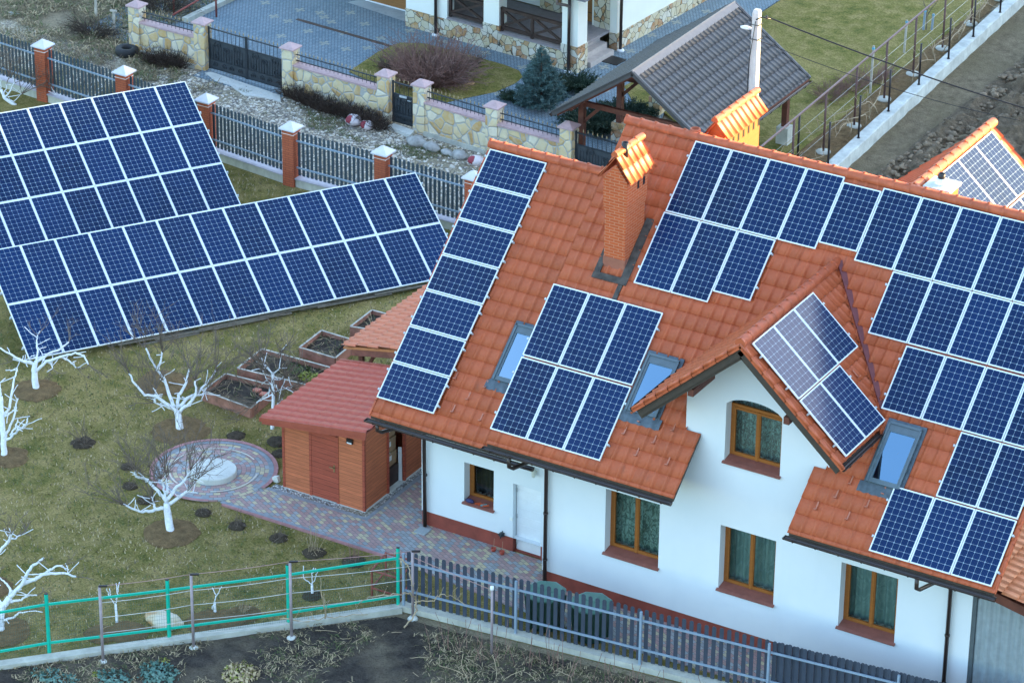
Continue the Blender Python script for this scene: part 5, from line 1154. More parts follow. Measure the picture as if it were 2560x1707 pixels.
# ------------------------------------------------------------------ whitewashed fruit trees
Z1=lambda x,y:(x*.27234,854+y*.27234); Z2=lambda x,y:(640+x*.27234,854+y*.27234); Z5=lambda x,y:(x*.27234,1280+y*.27234); Z6=lambda x,y:(640+x*.27234,1280+y*.27234); Z0=lambda x,y:(x*.27234,y*.27234)
MULCHD=m_soil('dark_mulch',(.05,.038,.028),(.12,.095,.07),(.10,.08,.055),1.0,2.0)
def mulch(c,r,seed,el=.0):
    m=MB(); n=40; vs=[(c[0],c[1],.07)]; rings=[(.55,.075),(.85,.05),(1.0,.012)]
    for f,z in rings:
        for j in range(n):
            t=2*math.pi*j/n; k=1+.13*MN.noise(Vector((math.cos(t)*1.5,math.sin(t)*1.5,seed)))+.14*MN.noise(Vector((math.cos(t)*6,math.sin(t)*6,seed))); vs.append((c[0]+r*f*k*math.cos(t),c[1]+r*f*k*math.sin(t),z+.025*MN.noise(Vector((math.cos(t)*3*f,math.sin(t)*3*f,seed+5)))*(f<1)))
    fs=[(0,1+j,1+(j+1)%n) for j in range(n)]+[(1+k*n+j,1+(k+1)*n+j,1+(k+1)*n+(j+1)%n,1+k*n+(j+1)%n) for k in range(2) for j in range(n)]
    m.add(vs,fs,0,True); struct('mulch',m,MULCH if r>.35 else MULCHD)
def twigs(m,p,d,L,r,lev,rng,mi=0):
    pts=wander(p,d,L,max(.06,L/7),.17,rng,-.02); m.tube(pts,[r*(1-.7*i/len(pts)) for i in range(len(pts))],4,mi,cap=False)
    if lev>0:
        for k in range(rng.randint(2,4)):
            i=rng.randrange(1,len(pts)); e=nrm(pts[i]-pts[i-1]); s=nrm(np.array([rng.gauss(0,1),rng.gauss(0,1),rng.gauss(.35,.7)])); twigs(m,pts[i],nrm(e*.8+s*.75),L*rng.uniform(.45,.75),r*.62,lev-1,rng,mi)
def wtree(label,base,trunk,brs,Z,r0,seed,tw=6,twL=.8,spread=.5,group='whitewashed fruit trees'):
    rng=random.Random(seed); b=G(Z(*base)) if not isinstance(base,np.ndarray) else base; dep=DEPTH(b); t=thing('fruit_tree',label,'tree',tuple(b),group)
    P=lambda q,off: UP(Z(*q),dep+off)
    m=MB(); pts=[b-ZV*.05]+[P(q,0) for q in trunk]; sm=[]
    for a,c in zip(pts[:-1],pts[1:]): sm+=[a*(1-k/4)+c*(k/4)+np.array([rng.uniform(-.01,.01) for _ in range(3)]) for k in range(4)]
    sm.append(pts[-1]); m.tube(sm,[r0*(1.15-.40*i/len(sm)) for i in range(len(sm))],9); m.build('trunk',WHITEW,t)
    m=MB(); mt=MB()
    for bi,br in enumerate(brs):
        o1=rng.uniform(-spread,spread); n=len(br); pts=[]
        L=[P(q,0) for q in br]; ln=sum(np.linalg.norm(a-c) for a,c in zip(L[:-1],L[1:])); o1*=min(1.4,ln)
        for i,q in enumerate(br): pts.append(P(q,o1*i/(n-1)))
        if bi and n>=2 and np.linalg.norm(pts[0]-sm[-1])<.9:
            pass
        sm2=[]
        for a,c in zip(pts[:-1],pts[1:]): sm2+=[a*(1-k/4)+c*(k/4)+np.array([rng.uniform(-.016,.016) for _ in range(3)]) for k in range(4)]
        sm2.append(pts[-1]); ra=r0*(.55 if ln>.8 else .38); m.tube(sm2,[max(.012,ra*(1-.62*i/len(sm2))) for i in range(len(sm2))],7)
        for k in range(4 if r0>.06 else (2 if r0>.04 else 0)):
            i=rng.randrange(2,len(sm2)); m.tube(wander(sm2[i],nrm(np.array([rng.gauss(0,1),rng.gauss(0,1),rng.gauss(.3,.5)])),rng.uniform(.15,.5),.05,.16,rng),.012,5)
        for k in range(tw):
            i=len(sm2)-1 if k<tw*.6 else rng.randrange(len(sm2)//2,len(sm2)); e=nrm(sm2[i]-sm2[max(0,i-2)]+1e-6); s=np.array([rng.gauss(0,1),rng.gauss(0,1),rng.gauss(.5,.6)])
            twigs(mt,sm2[i],nrm(e*1.0+nrm(s)*.8),twL*rng.uniform(.5,1.25),.014,2,rng)
    m.build('limb',WHITEW,t)
    if tw: mt.build('twig_crown',TWIG,t)
    return b
b=wtree('whitewashed tree at the lower left corner of the front solar array',(335,448),[(320,350),(315,260),(325,190)],[[(325,190),(345,100),(335,0),(345,-60)],[(325,190),(420,130),(560,60),(630,5)],[(315,205),(210,180),(120,130),(0,55)],[(330,270),(430,180),(560,140),(690,105),(780,140),(810,210)],[(430,180),(470,200),(480,250)],[(560,140),(640,180),(700,240)],[(300,190),(200,175),(130,165)]],Z1,.085,1,2,.6); mulch(b,.66,1)
b=wtree('largest whitewashed tree standing left of the raised beds',(1655,822),[(1640,700),(1625,630)],[[(1625,630),(1550,590),(1430,500),(1330,490),(1230,380),(1185,290)],[(1600,600),(1550,480),(1510,340),(1430,240),(1340,60)],[(1450,260),(1475,180),(1490,100)],[(1630,610),(1640,490),(1710,370),(1740,250)],[(1645,590),(1750,500),(1810,480),(1900,380),(1980,270)],[(1655,640),(1740,560),(1800,490),(1790,360)],[(1595,625),(1500,580),(1420,560)],[(1420,560),(1420,500),(1430,440)],[(1800,490),(1850,490),(1895,460)]],Z1,.095,2,7,.95); mulch(b,.76,2)
b=wtree('spreading whitewashed tree in front of the paved circle',(1570,1756),[(1535,1560),(1530,1480)],[[(1530,1480),(1480,1400),(1350,1270),(1250,1240),(1245,1180)],[(1505,1525),(1400,1550),(1280,1560),(1130,1490)],[(1520,1440),(1500,1330),(1480,1260)],[(1535,1450),(1610,1350),(1690,1270),(1745,1180)],[(1555,1490),(1680,1400),(1740,1350),(1790,1280)],[(1430,1545),(1410,1480),(1390,1420)],[(1530,1400),(1540,1330),(1515,1210)]],Z1,.095,3,8,1.0); mulch(b,.72,3)
b=wtree('whitewashed tree with upright limbs cut by the left edge of the picture',(40,1062),[(35,940),(15,690),(5,500)],[[(20,700),(90,600),(110,450),(135,330),(155,240)],[(33,910),(100,880),(160,820),(240,760),(255,700)],[(30,900),(70,830),(110,740),(140,640),(165,520)],[(40,690),(100,650),(130,630)],[(8,500),(0,420),(-10,330)],[(15,620),(-40,540),(-60,430)],[(90,860),(140,780),(165,710)]],Z1,.075,4,0,.5); mulch(b,.62,4)
b=wtree('whitewashed tree at the lower left edge behind the green fence',(2,1100),[(-2,990),(20,870),(90,780)],[[(90,780),(200,660),(260,540),(330,470),(400,420)],[(200,660),(320,610),(400,570),(550,555),(700,590)],[(400,570),(460,530),(510,495),(575,490)],[(60,825),(130,810),(200,800),(260,765),(340,760)],[(0,1000),(60,980),(120,970),(170,920),(255,910)],[(30,860),(-20,780),(-90,700)],[(90,780),(100,700),(60,660),(0,600)]],Z5,.10,5,1,.5); mulch(b,.72,5)
b=wtree('whitewashed tree mostly outside the left edge of the picture',(-110,700),[(-100,560),(-80,450)],[[(-80,450),(0,350),(90,250),(100,200)],[(60,290),(90,250),(140,240),(190,210)],[(-80,450),(-120,300),(-90,150)]],Z5,.09,6,3,.7); mulch(b,.6,6)
b=wtree('slender whitewashed tree growing beside the red shed',(150,800),[(158,700),(160,590),(155,290)],[[(155,290),(90,240),(40,135)],[(155,290),(215,240),(230,110),(232,90)],[(155,300),(100,220),(0,180)],[(155,480),(60,530),(0,560)],[(200,560),(230,440),(270,340)],[(160,700),(200,560)],[(155,350),(220,350),(260,320)],[(160,460),(250,430),(330,420)],[(150,400),(90,330),(60,260)]],Z2,.050,7,6,.75)
wtree('small whitewashed sapling behind the leftmost mauve post',(1075,1018),[(1060,840)],[[(1060,840),(1000,770),(980,700)],[(1060,840),(1080,760),(1065,650)],[(1070,800),(1085,720),(1097,640)],[(1010,780),(1012,740),(1005,700)]],Z5,.035,8,0)
wtree('small whitewashed sapling near the corner of the green fence',(518,768),[(515,660)],[[(515,660),(440,610),(435,490)],[(515,650),(515,560),(530,510)],[(515,650),(545,600),(565,545)],[(520,560),(548,515)]],Z6,.035,9,0); mulch(G(Z6(515,770)),.25,10)
wtree('forked whitewashed sapling between the two middle mauve posts',(1975,938),[(1972,820)],[[(1972,820),(1985,760),(1950,690)],[(1985,770),(2010,730),(2035,680)],[(1972,830),(1950,860),(1950,890)]],Z5,.035,10,0)
base=G((40,262)); base2=G((165,262))
wtree('pale leafless tree behind the rear solar array at the left edge',np.array((base[0],base[1],0.)),[(40,900),(10,820)],[[(10,820),(5,740),(-5,660)],[(40,900),(90,850),(130,760),(120,690)],[(40,900),(130,930),(200,860)],[(30,880),(60,800),(80,700)]],Z0,.055,11,6,.9)
wtree('pale leafless tree in front of the brick fence post',np.array((base2[0],base2[1],0.)),[(560,930)],[[(560,930),(500,850),(470,800)],[(600,920),(680,860),(690,800)],[(720,900),(760,850),(770,800)],[(800,900),(820,840),(830,790)],[(860,880),(940,830),(960,770)]],Z0,.05,12,5,.9)
c=G((412,958)); mulch(c,.76,7); mb=MB(); mb.blob((c[0],c[1],.05),(.42,.34,.12),3,.2); tag(mb.build('straw_mound',MULCH),'low straw mound inside a dark soil ring near the largest tree','mound')
# ------------------------------------------------------------------ small pruned shrubs
rng=random.Random(21)
def shrub(label,px,n,L,mat=TWIG,sp=.35,rs=.24,r=.007,group='pruned shrubs on the lawn'):
    c=G(px); mulch(c,rs,px[0]*.1); m=MB()
    for i in range(n):
        d=(rng.gauss(0,sp),rng.gauss(0,sp),1); p=(c[0]+rng.uniform(-.12,.12),c[1]+rng.uniform(-.1,.1),.02); pts=wander(p,d,L*rng.uniform(.5,1.1),.09,.12,rng); m.tube(pts,[r*(1-.6*k/len(pts)) for k in range(len(pts))],4,cap=False)
    for i in range(24):
        p=(c[0]+rng.gauss(0,.13),c[1]+rng.gauss(0,.12),.06); m.tube(wander(p,(rng.gauss(0,1),rng.gauss(0,1),.15),rng.uniform(.06,.2),.05,.3,rng),.008,3,cap=False)
    tag(m.build('shrub',mat,None,c*np.array((1,1,0))),label,'shrub',group)
shrub('pruned shrub with long thin stems alone on the lawn left of the big tree',(208,1108),26,.9,sp=.55,rs=.33)
shrub('small shrub under the twigs left of the paved circle, farthest of three',(320,1168),10,.4,rs=.2)
shrub('small shrub at the left side of the paved circle, middle of three',(325,1216),8,.35,rs=.2)
shrub('small shrub beside the spreading tree, nearest of three by the circle',(366,1252),8,.35,rs=.24)
shrub('small cut shrub on the lawn just below the paved path start',(508,1283),8,.3,rs=.22)
shrub('upright shrub with short canes below the brick path, second in the row',(593,1316),12,.55,sp=.15)
shrub('shrub with yellowish canes below the brick path, third in the row',(697,1346),14,.5,sp=.16)
shrub('tall caned shrub below the brick path, last before the fence corner',(785,1383),22,.85,VINE,sp=.14,rs=.30)
shrub('reddish caned shrub behind the green fence near its corner post',(885,1405),18,.6,TWIGR,sp=.16,rs=.30)
shrub('sparse shrub in the dark bed behind the green fence',(610,1535),16,.4,VINE,sp=.3,rs=.42)
for px,r in(((700,1135),.22),((695,1105),.3),((590,1090),.25)): mulch(G(px),r,px[1])
for px,r in(((255,1585),.42),((320,1580),.5),((520,1555),.55),((575,1548),.5)): mulch(G(px),r,px[0])
# ------------------------------------------------------------------ things on the lawn and path
m=MB(); m.lathe((-7.79,1.08,.03),[(.60,0),(.60,.14),(.58,.16),(0,.165)],44,0,False); tag(m.build('well_cover',CONCW),'round pale concrete cover in the middle of the paved circle','well cover')
m=MB(); c=G((410,1557)); m.blob((c[0],c[1],.08),(.50,.36,.16),4,.28,0,18,10); k=NT('ochre_limestone',.8); f=k.noise(2.2,5); k.col(k.ramp(f,[(.4,(.62,.60,.50)),(.55,(.55,.50,.36)),(.7,(.45,.25,.10))])); tag(m.build('boulder',k.out()),'flat cream boulder with rust stains behind the green fence','boulder')
for i,(px,lab) in enumerate((((1375,1560),'green plastic bin behind the picket fence, left of the pair'),((1480,1592),'green plastic bin behind the picket fence, right of the pair'))):
    x=(3.25,4.45)[i]; y=fl(x)+.78; b=thing('garden_bin',lab,'bin',(x,y,0),'green bins by the path')
    m=MB(); vs=[]
    for z,w in((.03,.36),(.92,.44)):
        for j in range(8): t=math.pi/8+j*math.pi/4; vs.append((x+w*1.08*math.cos(t),y+w*1.08*math.sin(t),z))
    m.add(vs,[(j,(j+1)%8,8+(j+1)%8,8+j) for j in range(8)]+[(7,6,5,4,3,2,1,0)]); 
    for j in range(8):
        t=math.pi/8+j*math.pi/4; m.bar((x+.375*1.08*math.cos(t),y+.375*1.08*math.sin(t),.05),(x+.45*1.08*math.cos(t),y+.45*1.08*math.sin(t),.9),.05,.05)
    m.build('body',plain('dark_green_plastic',(.02,.06,.045),.5),b); m=MB(); m.lathe((x,y,.92),[(.52,0),(.52,.04),(.44,.075),(0,.085)],8,0,False); m.box(x-.2,x+.2,y-.02,y+.02,1.0,1.02); m.build('lid',BINM,b)
m=MB(); c0=G((930,1485)); 
A=[G(q) for q in((930,1488),(1000,1510),(1035,1465),(965,1445))]
for z in(.22,.72):
    for p,q in zip(A,A[1:]+A[:1]): m.bar(p+ZV*z,q+ZV*z,.035,.035)
for p in A: m.bar(p,p+ZV*.75,.04,.04,(0,1,0))
tag(m.build('plant_frame',RED),'rusty red metal frame on the lawn at the fence corner','frame')
m=MB(); rng=random.Random(5)
for i in range(60): p=A[0]*.5+A[2]*.5+np.array((rng.gauss(0,.2),rng.gauss(0,.2),.02)); m.tube(wander(p,(rng.gauss(0,.5),rng.gauss(0,.5),1),rng.uniform(.3,.75),.1,.25,rng),.007,3,cap=False)
tag(m.build('dry_plant',STRAWD),'dry tangled plant inside the rusty red frame','plant')
for i,(px,lab) in enumerate((((1234,1375),'tiny red flower pot at the red plinth, left one'),((1255,1383),'tiny red flower pot at the red plinth, right one'))):
    c=G(px,.05); m=MB(); m.lathe((c[0],c[1],.03),[(.05,0),(.07,.09),(.06,.09),(.05,.06)],10); m.tube([(c[0],c[1],.08),(c[0]+.02,c[1],.4)],.004,3,1); tag(m.build('flower_pot',[plain('red_pot',(.45,.07,.04),.5),STRAW]),lab,'pot','red pots by the wall')
m=MB(); zs=WS[2]+.02; 
m.blob((WS[0]+.17,WY-.0,zs+.05),(.13,.06,.06),1,.3,0); tag(m.build('toy_bundle',plain('dark_blue_cloth',(.03,.035,.12),.7)),'dark blue bundle on the small window sill','toy')
m=MB(); 
for i,(mi,x) in enumerate(((0,.33),(0,.42),(1,.50),(0,.56))): m.bar((WS[0]+x,WY-.03,zs+.03),(WS[0]+x+.14,WY+.05,zs+.05),.03,.03,mi=mi)
tag(m.build('toy_set',[plain('orange_plastic',(.55,.09,.03),.4),plain('cyan_plastic',(.1,.4,.45),.4)]),'orange and cyan toys on the small window sill','toy')
m=MB(); c=G((1052,1330)); c=np.array((-1.62,1.42,.035)); m.box(c[0]-.16,c[0]+.16,c[1]-.16,c[1]+.16,.028,.06); tag(m.build('drain_cover',CONCG),'dark square drain cover under the left downpipe','drain cover')
for i,(x,y,s,lab) in enumerate(((-6.02,1.95,.13,'pale stone block leaning at the left wall of the red shed'),(-6.08,2.25,.11,'pale stone block stacked beyond the first at the shed wall'),(-6.22,1.65,.08,'white stone on the soil at the shed corner'))):
    m=MB(); m.obox((x,y,s*.9),(s,0,.03),(0,s*.7,0),(-.02,0,s)); tag(m.build('stone_block',CONCW),lab,'stone','blocks by the shed')
# ------------------------------------------------------------------ lane: tyre, painted stones, rocks, shrubs
c=G((318,137)); t=thing('old_tyre','worn black car tyre lying in dry grass by the stone fence','tyre',(c[0],c[1],0)); m=MB(); n1,n2=32,12; vs=[]
for i in range(n1):
    a=2*math.pi*i/n1
    for j in range(n2):
        b_=2*math.pi*j/n2; rr=.27+.12*np.sign(math.cos(b_))*abs(math.cos(b_))**.6; vs.append((c[0]+rr*math.cos(a),c[1]+rr*math.sin(a),.14+.13*np.sign(math.sin(b_))*abs(math.sin(b_))**.6+ .004*(i%2)))
m.add(vs,[(i*n2+j,((i+1)%n1)*n2+j,((i+1)%n1)*n2+(j+1)%n2,i*n2+(j+1)%n2) for i in range(n1) for j in range(n2)],0,True); m.build('tread',RUBBER,t)
m=MB(); m.lathe((c[0],c[1],.02),[(.2,0),(.17,.06),(0,.09)],14); m.build('soil_fill',MULCH,t)
k=NT('painted_stone',.7); tcx=k.n('SeparateXYZ',{0:k.tc.outputs['Object']}); d=k.n('VectorMath',{0:k.n('Mapping',{0:k.tc.outputs['Object'],1:(.10,.14,-.08)}).outputs[0]},operation='LENGTH').outputs[1]; nz=k.noise(9,3); dd=k.ma('ADD',d,k.ma('MULTIPLY',nz,.12)); k.col(k.ramp(dd,[(0,(.30,.04,.06)),(.19,(.24,.10,.07)),(.20,(.72,.66,.68)),(1,(.70,.66,.68))],'CONSTANT')); PST=k.out()
for (px,s,lab) in(((885,312),.26,'white painted stone with a red patch, larger of the pair by the wicket gate'),((917,322),.21,'white painted stone with a red patch, smaller of the pair by the wicket gate'),((1190,412),.24,'white painted stone with a red patch beside the corner of the tiled roof')):
    c=G(px); m=MB(); m.blob((c[0],c[1],s*.55),(s*1.15,s*.9,s*.75),px[0],.25); tag(m.build('painted_stone',PST,None,(c[0],c[1],s*.55)),lab,'stone','painted stones on the lane')
RK=plain('lichen_rock',(.36,.36,.34),.85,var=.4,sc=5)
for (px,s,lab) in(((1043,362),.30,'large pale rock with a reddish stain on the lane below the wicket gate'),((1080,374),.26,'dark rock next to the reddish stained rock on the lane'),((1118,386),.18,'small pale rock between two larger rocks on the lane'),((1148,394),.25,'flat pale rock near the painted stone on the lane')):
    c=G(px); m=MB(); m.blob((c[0],c[1],s*.3),(s*1.3,s*.8,s*.6),px[0],.35); tag(m.build('rock',RK),lab,'rock','rocks along the stone fence')
rng=random.Random(31)
def dome(m,c,R3,n,L,r,rng,up=.5,mi=0):
    for i in range(n):
        th=rng.uniform(0,2*math.pi); f=math.sqrt(rng.random())*.45; p=np.array((c[0]+R3[0]*f*math.cos(th),c[1]+R3[1]*f*math.sin(th),.02)); d=np.array((math.cos(th)*rng.uniform(.1,1.1)*R3[0],math.sin(th)*rng.uniform(.1,1.1)*R3[1],R3[2]*rng.uniform(.4,1.2))); LL=np.linalg.norm(d)*rng.uniform(.6,1.0)*L
        pts=wander(p,d,LL,max(.07,LL/8),.16,rng,.02); m.tube(pts,[r*(1-.7*k/len(pts)) for k in range(len(pts))],3,mi,cap=False)
        for q in range(3):
            i2=rng.randrange(len(pts)//2,len(pts)); m.tube(wander(pts[i2],nrm(pts[i2]-pts[i2-1])+np.array([rng.gauss(0,.6) for _ in range(3)]),rng.uniform(.12,.4),.08,.2,rng),r*.5,3,mi,cap=False)
c=G((1078,205)); m=MB(); dome(m,(c[0],c[1],0),(1.5,1.4,1.3),760,1.0,.014,rng); tag(m.build('bare_bush',TWIGR,None,(c[0],c[1],0)),'big rounded leafless reddish brown bush on the island lawn','bush')
for px,R_,lab in(((965,172),.35,'small dark leafless plant on the island lawn left of the big bush'),((1178,165),.45,'small leafless plant right of the big bush on the island lawn')):
    c=G(px); m=MB(); dome(m,(c[0],c[1],0),(R_,R_,R_*1.1),50,1,.010,rng); leafy(m,(c[0],c[1],.05),(R_*.8,R_*.7,.12),120,.05,rng,1); tag(m.build('bare_plant',[TWIG,BARK],None,(c[0],c[1],0)),lab,'plant')
c=G((1168,210)); m=MB(); dome(m,(c[0],c[1],.05),(.3,.3,.45),20,1,.010,rng); m.blob((c[0],c[1],.04),(.28,.24,.09),2,.2,1); tag(m.build('bare_plant',[TWIG,plain('sand_mound',(.42,.26,.12),.9)],None,(c[0],c[1],0)),'leafless sapling in an orange sand mound on the island lawn','plant')
for k,(p0,p1,n,lab) in enumerate((((725,243),(800,275),200,'dark brown low hedge at the foot of the stone wall, left stretch'),((815,280),(890,300),190,'dark brown low hedge at the foot of the stone wall, middle stretch'),((900,305),(950,325),150,'dark brown low hedge beside the painted stones'),((375,160),(450,172),200,'dark brown low hedge below the short stone wall left of the driveway gate'))):
    a=G(p0);b=G(p1); m=MB()
    for i in range(9): t=i/8; c=a*(1-t)+b*t; dome(m,(c[0],c[1],0),(.42,.34,.42),int(n/6),1,.011,rng)
    tag(m.build('bare_hedge',plain('dark_brown_twig',(.06,.04,.03),.9,var=.4),None,(a[0],a[1],0)),lab,'hedge','low leafless hedges by the stone fence')
# ------------------------------------------------------------------ evergreens
c=G((1352,268)); sp=thing('blue_spruce','young conical blue spruce in front of the neighbour house','spruce',(c[0],c[1],0)); m=MB(); m.tube([(c[0],c[1],0),(c[0],c[1],1.85)],[.06,.01],7); m.build('trunk',BARK,sp)
m=MB(); rng=random.Random(8)
def needles(m,p,d,n,s,rng):
    for i in range(n):
        q=p+d*rng.uniform(-.05,.05)+np.array([rng.gauss(0,.015) for _ in range(3)]); v=nrm(d*.8+np.array([rng.gauss(0,.6) for _ in range(3)])); e=nrm(np.cross(v,np.array([rng.gauss(0,1) for _ in range(3)]))); L=s*rng.uniform(.7,1.2); m.add([q-e*L*.16,q+e*L*.16,q+v*L],[(0,1,2)])
for i in range(430):
    h=1.95*(1-math.sqrt(rng.random()))**1.0 if rng.random()<.75 else rng.uniform(0,1.9); h=min(1.93,h+.05); R_=.98*(1-h/2.05)**.85; th=rng.uniform(0,2*math.pi); d=nrm((math.cos(th),math.sin(th),.28+.5*h/2)); L=R_*rng.uniform(.72,1.05)
    p0=np.array((c[0],c[1],h-.05))
    st=.12
    while st<L: needles(m,p0+d*st,d,7 if st>L*.4 else 3,.095,rng); st+=.085
    needles(m,p0+d*L,d,10,.10,rng)
needles(m,np.array((c[0],c[1],1.95)),ZV,30,.14,rng); m.build('crown',SPRUCE,sp)
def juniper(label,px,R3,n,seed):
    rng=random.Random(seed); c=G(px); m=MB()
    for i in range(n):
        th=rng.uniform(0,2*math.pi); el=rng.uniform(.1,.75); d=nrm((math.cos(th),math.sin(th),el)); L=rng.uniform(.5,1.0); p=np.array((c[0],c[1],.1)); e=np.array((d[0]*R3[0],d[1]*R3[1],d[2]*R3[2]))*L; k=int(np.linalg.norm(e)/.09)+1
        for j in range(k//3,k+1): needles(m,p+e*j/k+np.array((0,0,-.05*(j/k)**2)),nrm(e+np.array((0,0,.1))),6,.10,rng)
    tag(m.build('juniper',JUNI,None,(c[0],c[1],0)),label,'juniper','spreading junipers near the carport')
juniper('low dark juniper behind the front post of the carport',(1490,318),(1.5,1.1,.8),330,1)
juniper('dark juniper spreading to the right inside the carport',(1570,290),(1.1,.8,.6),230,2)
juniper('juniper with upright tips at the right side of the blue spruce',(1440,225),(.9,.8,.75),220,3)
juniper('brownish juniper at the left foot of the blue spruce',(1290,255),(.7,.5,.4),120,4)
# ------------------------------------------------------------------ top corners
rng=random.Random(17)
for(b_,t_,lab) in(((240,42),(240,-12),'grey wooden stake standing taller in the dry grass at the top'),((285,72),(282,36),'short grey wooden stake with a crossbar in the dry grass')):
    c=G(b_); h=1.0 if b_[0]<260 else .62; m=MB(); m.bar((c[0],c[1],0),(c[0]+.02,c[1],h),.07,.07,(0,1,0)); 
    if b_[0]>260: m.bar((c[0]-.12,c[1],h),(c[0]+.14,c[1],h+.03),.06,.06)
    tag(m.build('wooden_stake',BEDG),lab,'stake')
rf=thing('red_pipe_frame','red painted steel pipe frame behind the short stone wall','frame',tuple(G((540,45)))); 
for b_ in((435,35),(541,44)):
    c=G(b_); m=MB(); m.tube([(c[0],c[1],0),(c[0],c[1],1.9)],.035,7); m.build('post',RED,rf)
a=G((432,38),.25); b=G((500,-2),.6); m=MB(); m.tube([a,b+(b-a)*.8],.035,7); m.build('rail',RED,rf)
a=G((462,58)); b=G((600,-8)); m=MB(); m.bar(a+ZV*.08,b+ZV*.08,.22,.2); tag(m.build('concrete_edging',CONC),'old concrete edging strip beside the red pipe frame','edging')
m=MB(); c=G((330,38)); dome(m,(c[0]+.5,c[1]+1.0,0),(1.6,.9,1.0),170,1,.012,rng); tag(m.build('bramble',BARK,None,(c[0],c[1],0)),'dark bramble thicket left of the short stone wall','bramble')
m=MB(); c=G((232,85)); dome(m,(c[0],c[1],0),(1.0,.6,.45),160,1,.010,rng); tag(m.build('bramble',BARK,None,(c[0],c[1],0)),'dark patch of brambles in the dry grass left of the tyre','bramble')
for(px,h,lab,mi) in(((2308,78),.75,'pale blue stake of the young tree at the lawn edge, left one',1),((2329,78),.62,'pale blue stake of the young tree at the lawn edge, right one',1),((2260,135),1.2,'grey stake with blue string beside the trellis, farther one',0),((2175,237),1.7,'tall grey stake with blue string beside the trellis, nearer one',0)):
    c=G(px); m=MB(); m.bar((c[0],c[1],0),(c[0]+.03,c[1],h),.06,.06,(0,1,0)); m.bar((c[0]+.03*.93,c[1],h*.93),(c[0]+.03,c[1],h*.97),.075,.075,(0,1,0),1); tag(m.build('garden_stake',[BEDG if mi==0 else RAILG,plain('blue_string',(.12,.42,.58),.6)]),lab,'stake','garden stakes by the trellis')
c=G((2315,78)); m=MB(); twigs(m,np.array((c[0],c[1],.02)),(0,0,1),1.5,.02,2,rng); twigs(m,np.array((c[0],c[1],.5)),(.5,0,1),1.0,.015,2,rng); tag(m.build('young_tree',TWIG),'leafless young tree among pale blue stakes on the back lawn','tree')
m=MB(); c=G((2190,200)); 
for q in range(3): dome(m,(c[0]-.3*q,c[1]-1.1*q,0),(.5,.9,.45),90,1,.009,rng)
tag(m.build('pruning_heap',TWIGR,None,(c[0],c[1],0)),'heap of brown prunings along the inner side of the trellis','heap')
# ------------------------------------------------------------------ foreground garden plants and ground litter
rng=random.Random(77)
def straw(m,c,n,L,rng,flat=.5,w=.012,mi=0):
    for i in range(n):
        th=rng.uniform(0,2*math.pi); d=nrm((math.cos(th),math.sin(th),rng.uniform(.05,flat))); e=nrm(np.cross(d,ZV)); l=L*rng.uniform(.5,1.2); p=np.array(c)+np.array((rng.gauss(0,.06),rng.gauss(0,.06),0)); q=p+d*l*.55+ZV*.02; t=p+d*l+ZV*(-.06*flat)
        m.add([p-e*w,p+e*w,q+e*w*.8,q-e*w*.8,t],[(0,1,2,3),(3,2,4)],mi)
for (px,r,n,lab,mats) in(((395,1688),(.55,.45,.22),420,'large blue green cabbage clump at the bottom edge','c'),((285,1700),(.5,.35,.16),240,'blue green cabbage clump left of the large one','c'),((140,1700),(.7,.35,.15),260,'grey green leafy clump at the bottom left corner','c'),((602,1690),(.45,.45,.26),420,'pale straw coloured flowering clump at the bottom edge','y'),((410,1655),(.16,.12,.07),60,'small yellow green plant at the foot of the kerb','w'),((240,1688),(.12,.1,.06),40,'tiny yellow green plant between two cabbage clumps','w')):
    c=G(px); m=MB(); leafy(m,(c[0],c[1],.03),r,n,.055 if mats!='w' else .035,rng,0); 
    if mats=='y': leafy(m,(c[0],c[1],.05),r,160,.04,rng,1)
    tag(m.build('garden_plant',[{'c':CABB,'y':STRAW,'w':YEL}[mats],YEL],None,(c[0],c[1],0)),lab,'plant','plants in the front garden bed')
m=MB()
def infront(x,y): return y<front_line(x)-.25
cnt=0
while cnt<6500:
    x=rng.uniform(-8,10); y=rng.uniform(-9.5,-1.2)
    if not infront(x,y): continue
    dens=MN.noise(Vector((x*.55,y*.55,4)))+.55*MN.noise(Vector((x*1.6,y*1.6,9)))+(.30 if x>1.6 else -.10)+(.25 if front_line(x)-y<.75 else 0)
    if dens<-.10: continue
    straw(m,(x,y,.03),3,.20,rng,.5,.008,rng.choice((0,0,1,1,2))); cnt+=1
tag(m.build('dry_grass',[STRAW,STRAWD,WEED]),'flattened dry grass and straw over the front garden soil','dry grass',kind='stuff')
m=MB()
for i in range(80):
    x=rng.uniform(1.5,9); y=front_line(x)-rng.uniform(.25,1.3); p=np.array((x,y,.02)); m.tube(wander(p,(rng.gauss(0,.15),rng.gauss(0,.15),1),rng.uniform(.35,1.0),.12,.12,rng),.007,4,cap=False)
tag(m.build('dry_canes',TWIGR),'thin dry raspberry canes along the picket fence kerb','canes',kind='stuff')
m=MB()
for i in range(46):
    p=np.array((rng.uniform(-2,7),0,.05)); p[1]=front_line(p[0])-rng.uniform(.4,3.0); m.tube(wander(p,(rng.gauss(0,1),rng.gauss(0,1),.08),rng.uniform(.25,.9),.09,.3,rng,.02),.009,4,cap=False)
tag(m.build('twig_litter',VINE),'pale cut twigs scattered on the front garden soil','twigs',kind='stuff')
m=MB(); cnt=0
while cnt<4200:
    x=rng.uniform(-33,-22.5); y=rng.uniform(18.8,29)
    if x>-26.6 and y>23.2: continue
    if x>-24 and y<21.5: continue
    k=MN.noise(Vector((x*.45,y*.45,6)))+.5*MN.noise(Vector((x*1.3,y*1.3,2)))+.1*(y-21)
    if k<-.02: continue
    straw(m,(x,y,.03),3,.30,rng,.75,.014,rng.choice((0,1,1,1,2))); cnt+=1
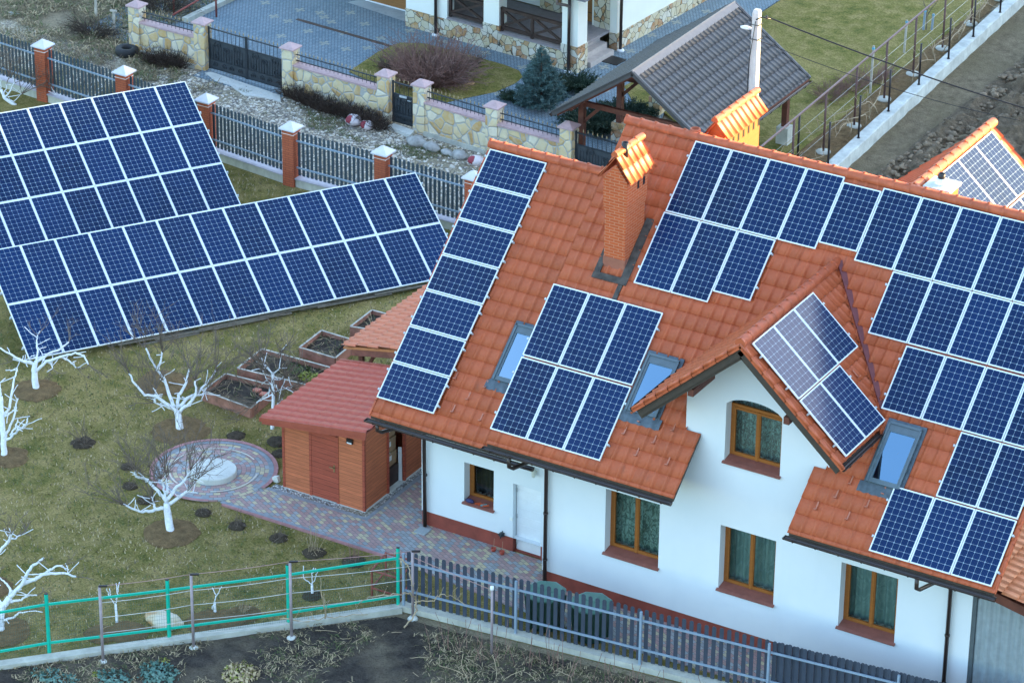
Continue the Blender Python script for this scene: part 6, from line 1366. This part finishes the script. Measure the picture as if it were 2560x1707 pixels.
tag(m.build('dry_grass',[STRAW,STRAWD,WEED]),'tall matted dry grass on the far side of the lane','dry grass',kind='stuff')
m=MB(); cnt=0
while cnt<900:
    x=rng.uniform(-24,-8); y=22.6-.06*(x+24)*1.0-rng.uniform(.1,1.2)
    if MN.noise(Vector((x*.6,y*.8,1)))<.02: continue
    straw(m,(x,y,.01),3,.14,rng,.7,.010,rng.choice((1,2,2))); cnt+=1
tag(m.build('weeds',[STRAW,STRAWD,WEED]),'short weeds along the foot of the stone wall','weeds',kind='stuff')
m=MB()
octa=[(1,0,0),(-1,0,0),(0,1,0),(0,-1,0),(0,0,1),(0,0,-1)]; of_=[(0,2,4),(2,1,4),(1,3,4),(3,0,4),(2,0,5),(1,2,5),(3,1,5),(0,3,5)]
for i in range(4200):
    x=rng.uniform(-25,-6); y=rng.uniform(17.6,22.4)-.05*(x+16); s=rng.choice((.03,.035,.045,.05,.07)); a=rng.uniform(0,3.1); ca,sa=math.cos(a),math.sin(a); k=(s*rng.uniform(.8,1.5),s*rng.uniform(.6,1),s*.6)
    m.add([(x+(v[0]*k[0]*ca-v[1]*k[1]*sa),y+(v[0]*k[0]*sa+v[1]*k[1]*ca),.005+v[2]*k[2]) for v in octa],of_,rng.choice((0,0,1)))
tag(m.build('lane_pebbles',[PEBB,plain('dark_pebble',(.20,.19,.17),.85,var=.3)]),'loose pale pebbles covering the gravel lane','pebbles',kind='stuff')
m=MB(); cnt=0
LP=[(-27,19)]
while cnt<30000:
    x=rng.uniform(-18.5,1); y=rng.uniform(-10,17)
    if y<front_line(x)+.2 if x<0 else True: continue
    if (x-cc[0])**2+(y-cc[1])**2<2.9 or (x>-6.9 and y>-.2): 
        if not(x<-6 and y>4.8): continue
    k=MN.noise(Vector((x*.9,y*.9,3)));
    L=.075+.05*max(0,k)
    th=rng.uniform(0,6.28); d=nrm((math.cos(th),math.sin(th),rng.uniform(.5,1.8))); e=nrm(np.cross(d,ZV))*.015; p=np.array((x,y,.0)); mi=rng.choice((0,2)) if MN.noise(Vector((x*.5,y*.5,8)))+rng.gauss(0,.3)>0 else rng.choice((1,1,0))
    m.add([p-e,p+e,p+d*L],[(0,1,2)],mi); cnt+=1
tag(m.build('grass_blades',[STRAWD,WEED,STRAW]),'short sparse grass blades over the front lawn','grass',kind='stuff')

m=MB(); rng=random.Random(91)
for i in range(4200):
    y=rng.uniform(19,42); x=-1.2+.12*(y-27)/13+rng.uniform(0,8.5)
    if x>8 or MN.noise(Vector((x*.8,y*.5,5)))<-.2: continue
    s=rng.choice((.04,.05,.06,.07,.09,.12)); m.blob((x,y,.10+.12*rng.random()),(s*rng.uniform(.9,1.4),s*rng.uniform(.8,1.2),s*.75),i,.5,0,6,4,2.2)
tag(m.build('soil_clods',plain('dry_clod',(.20,.155,.105),.95,var=.4,sc=7,bump=.6)),'lumps of dry earth turned up across the ploughed field','clods',kind='stuff')
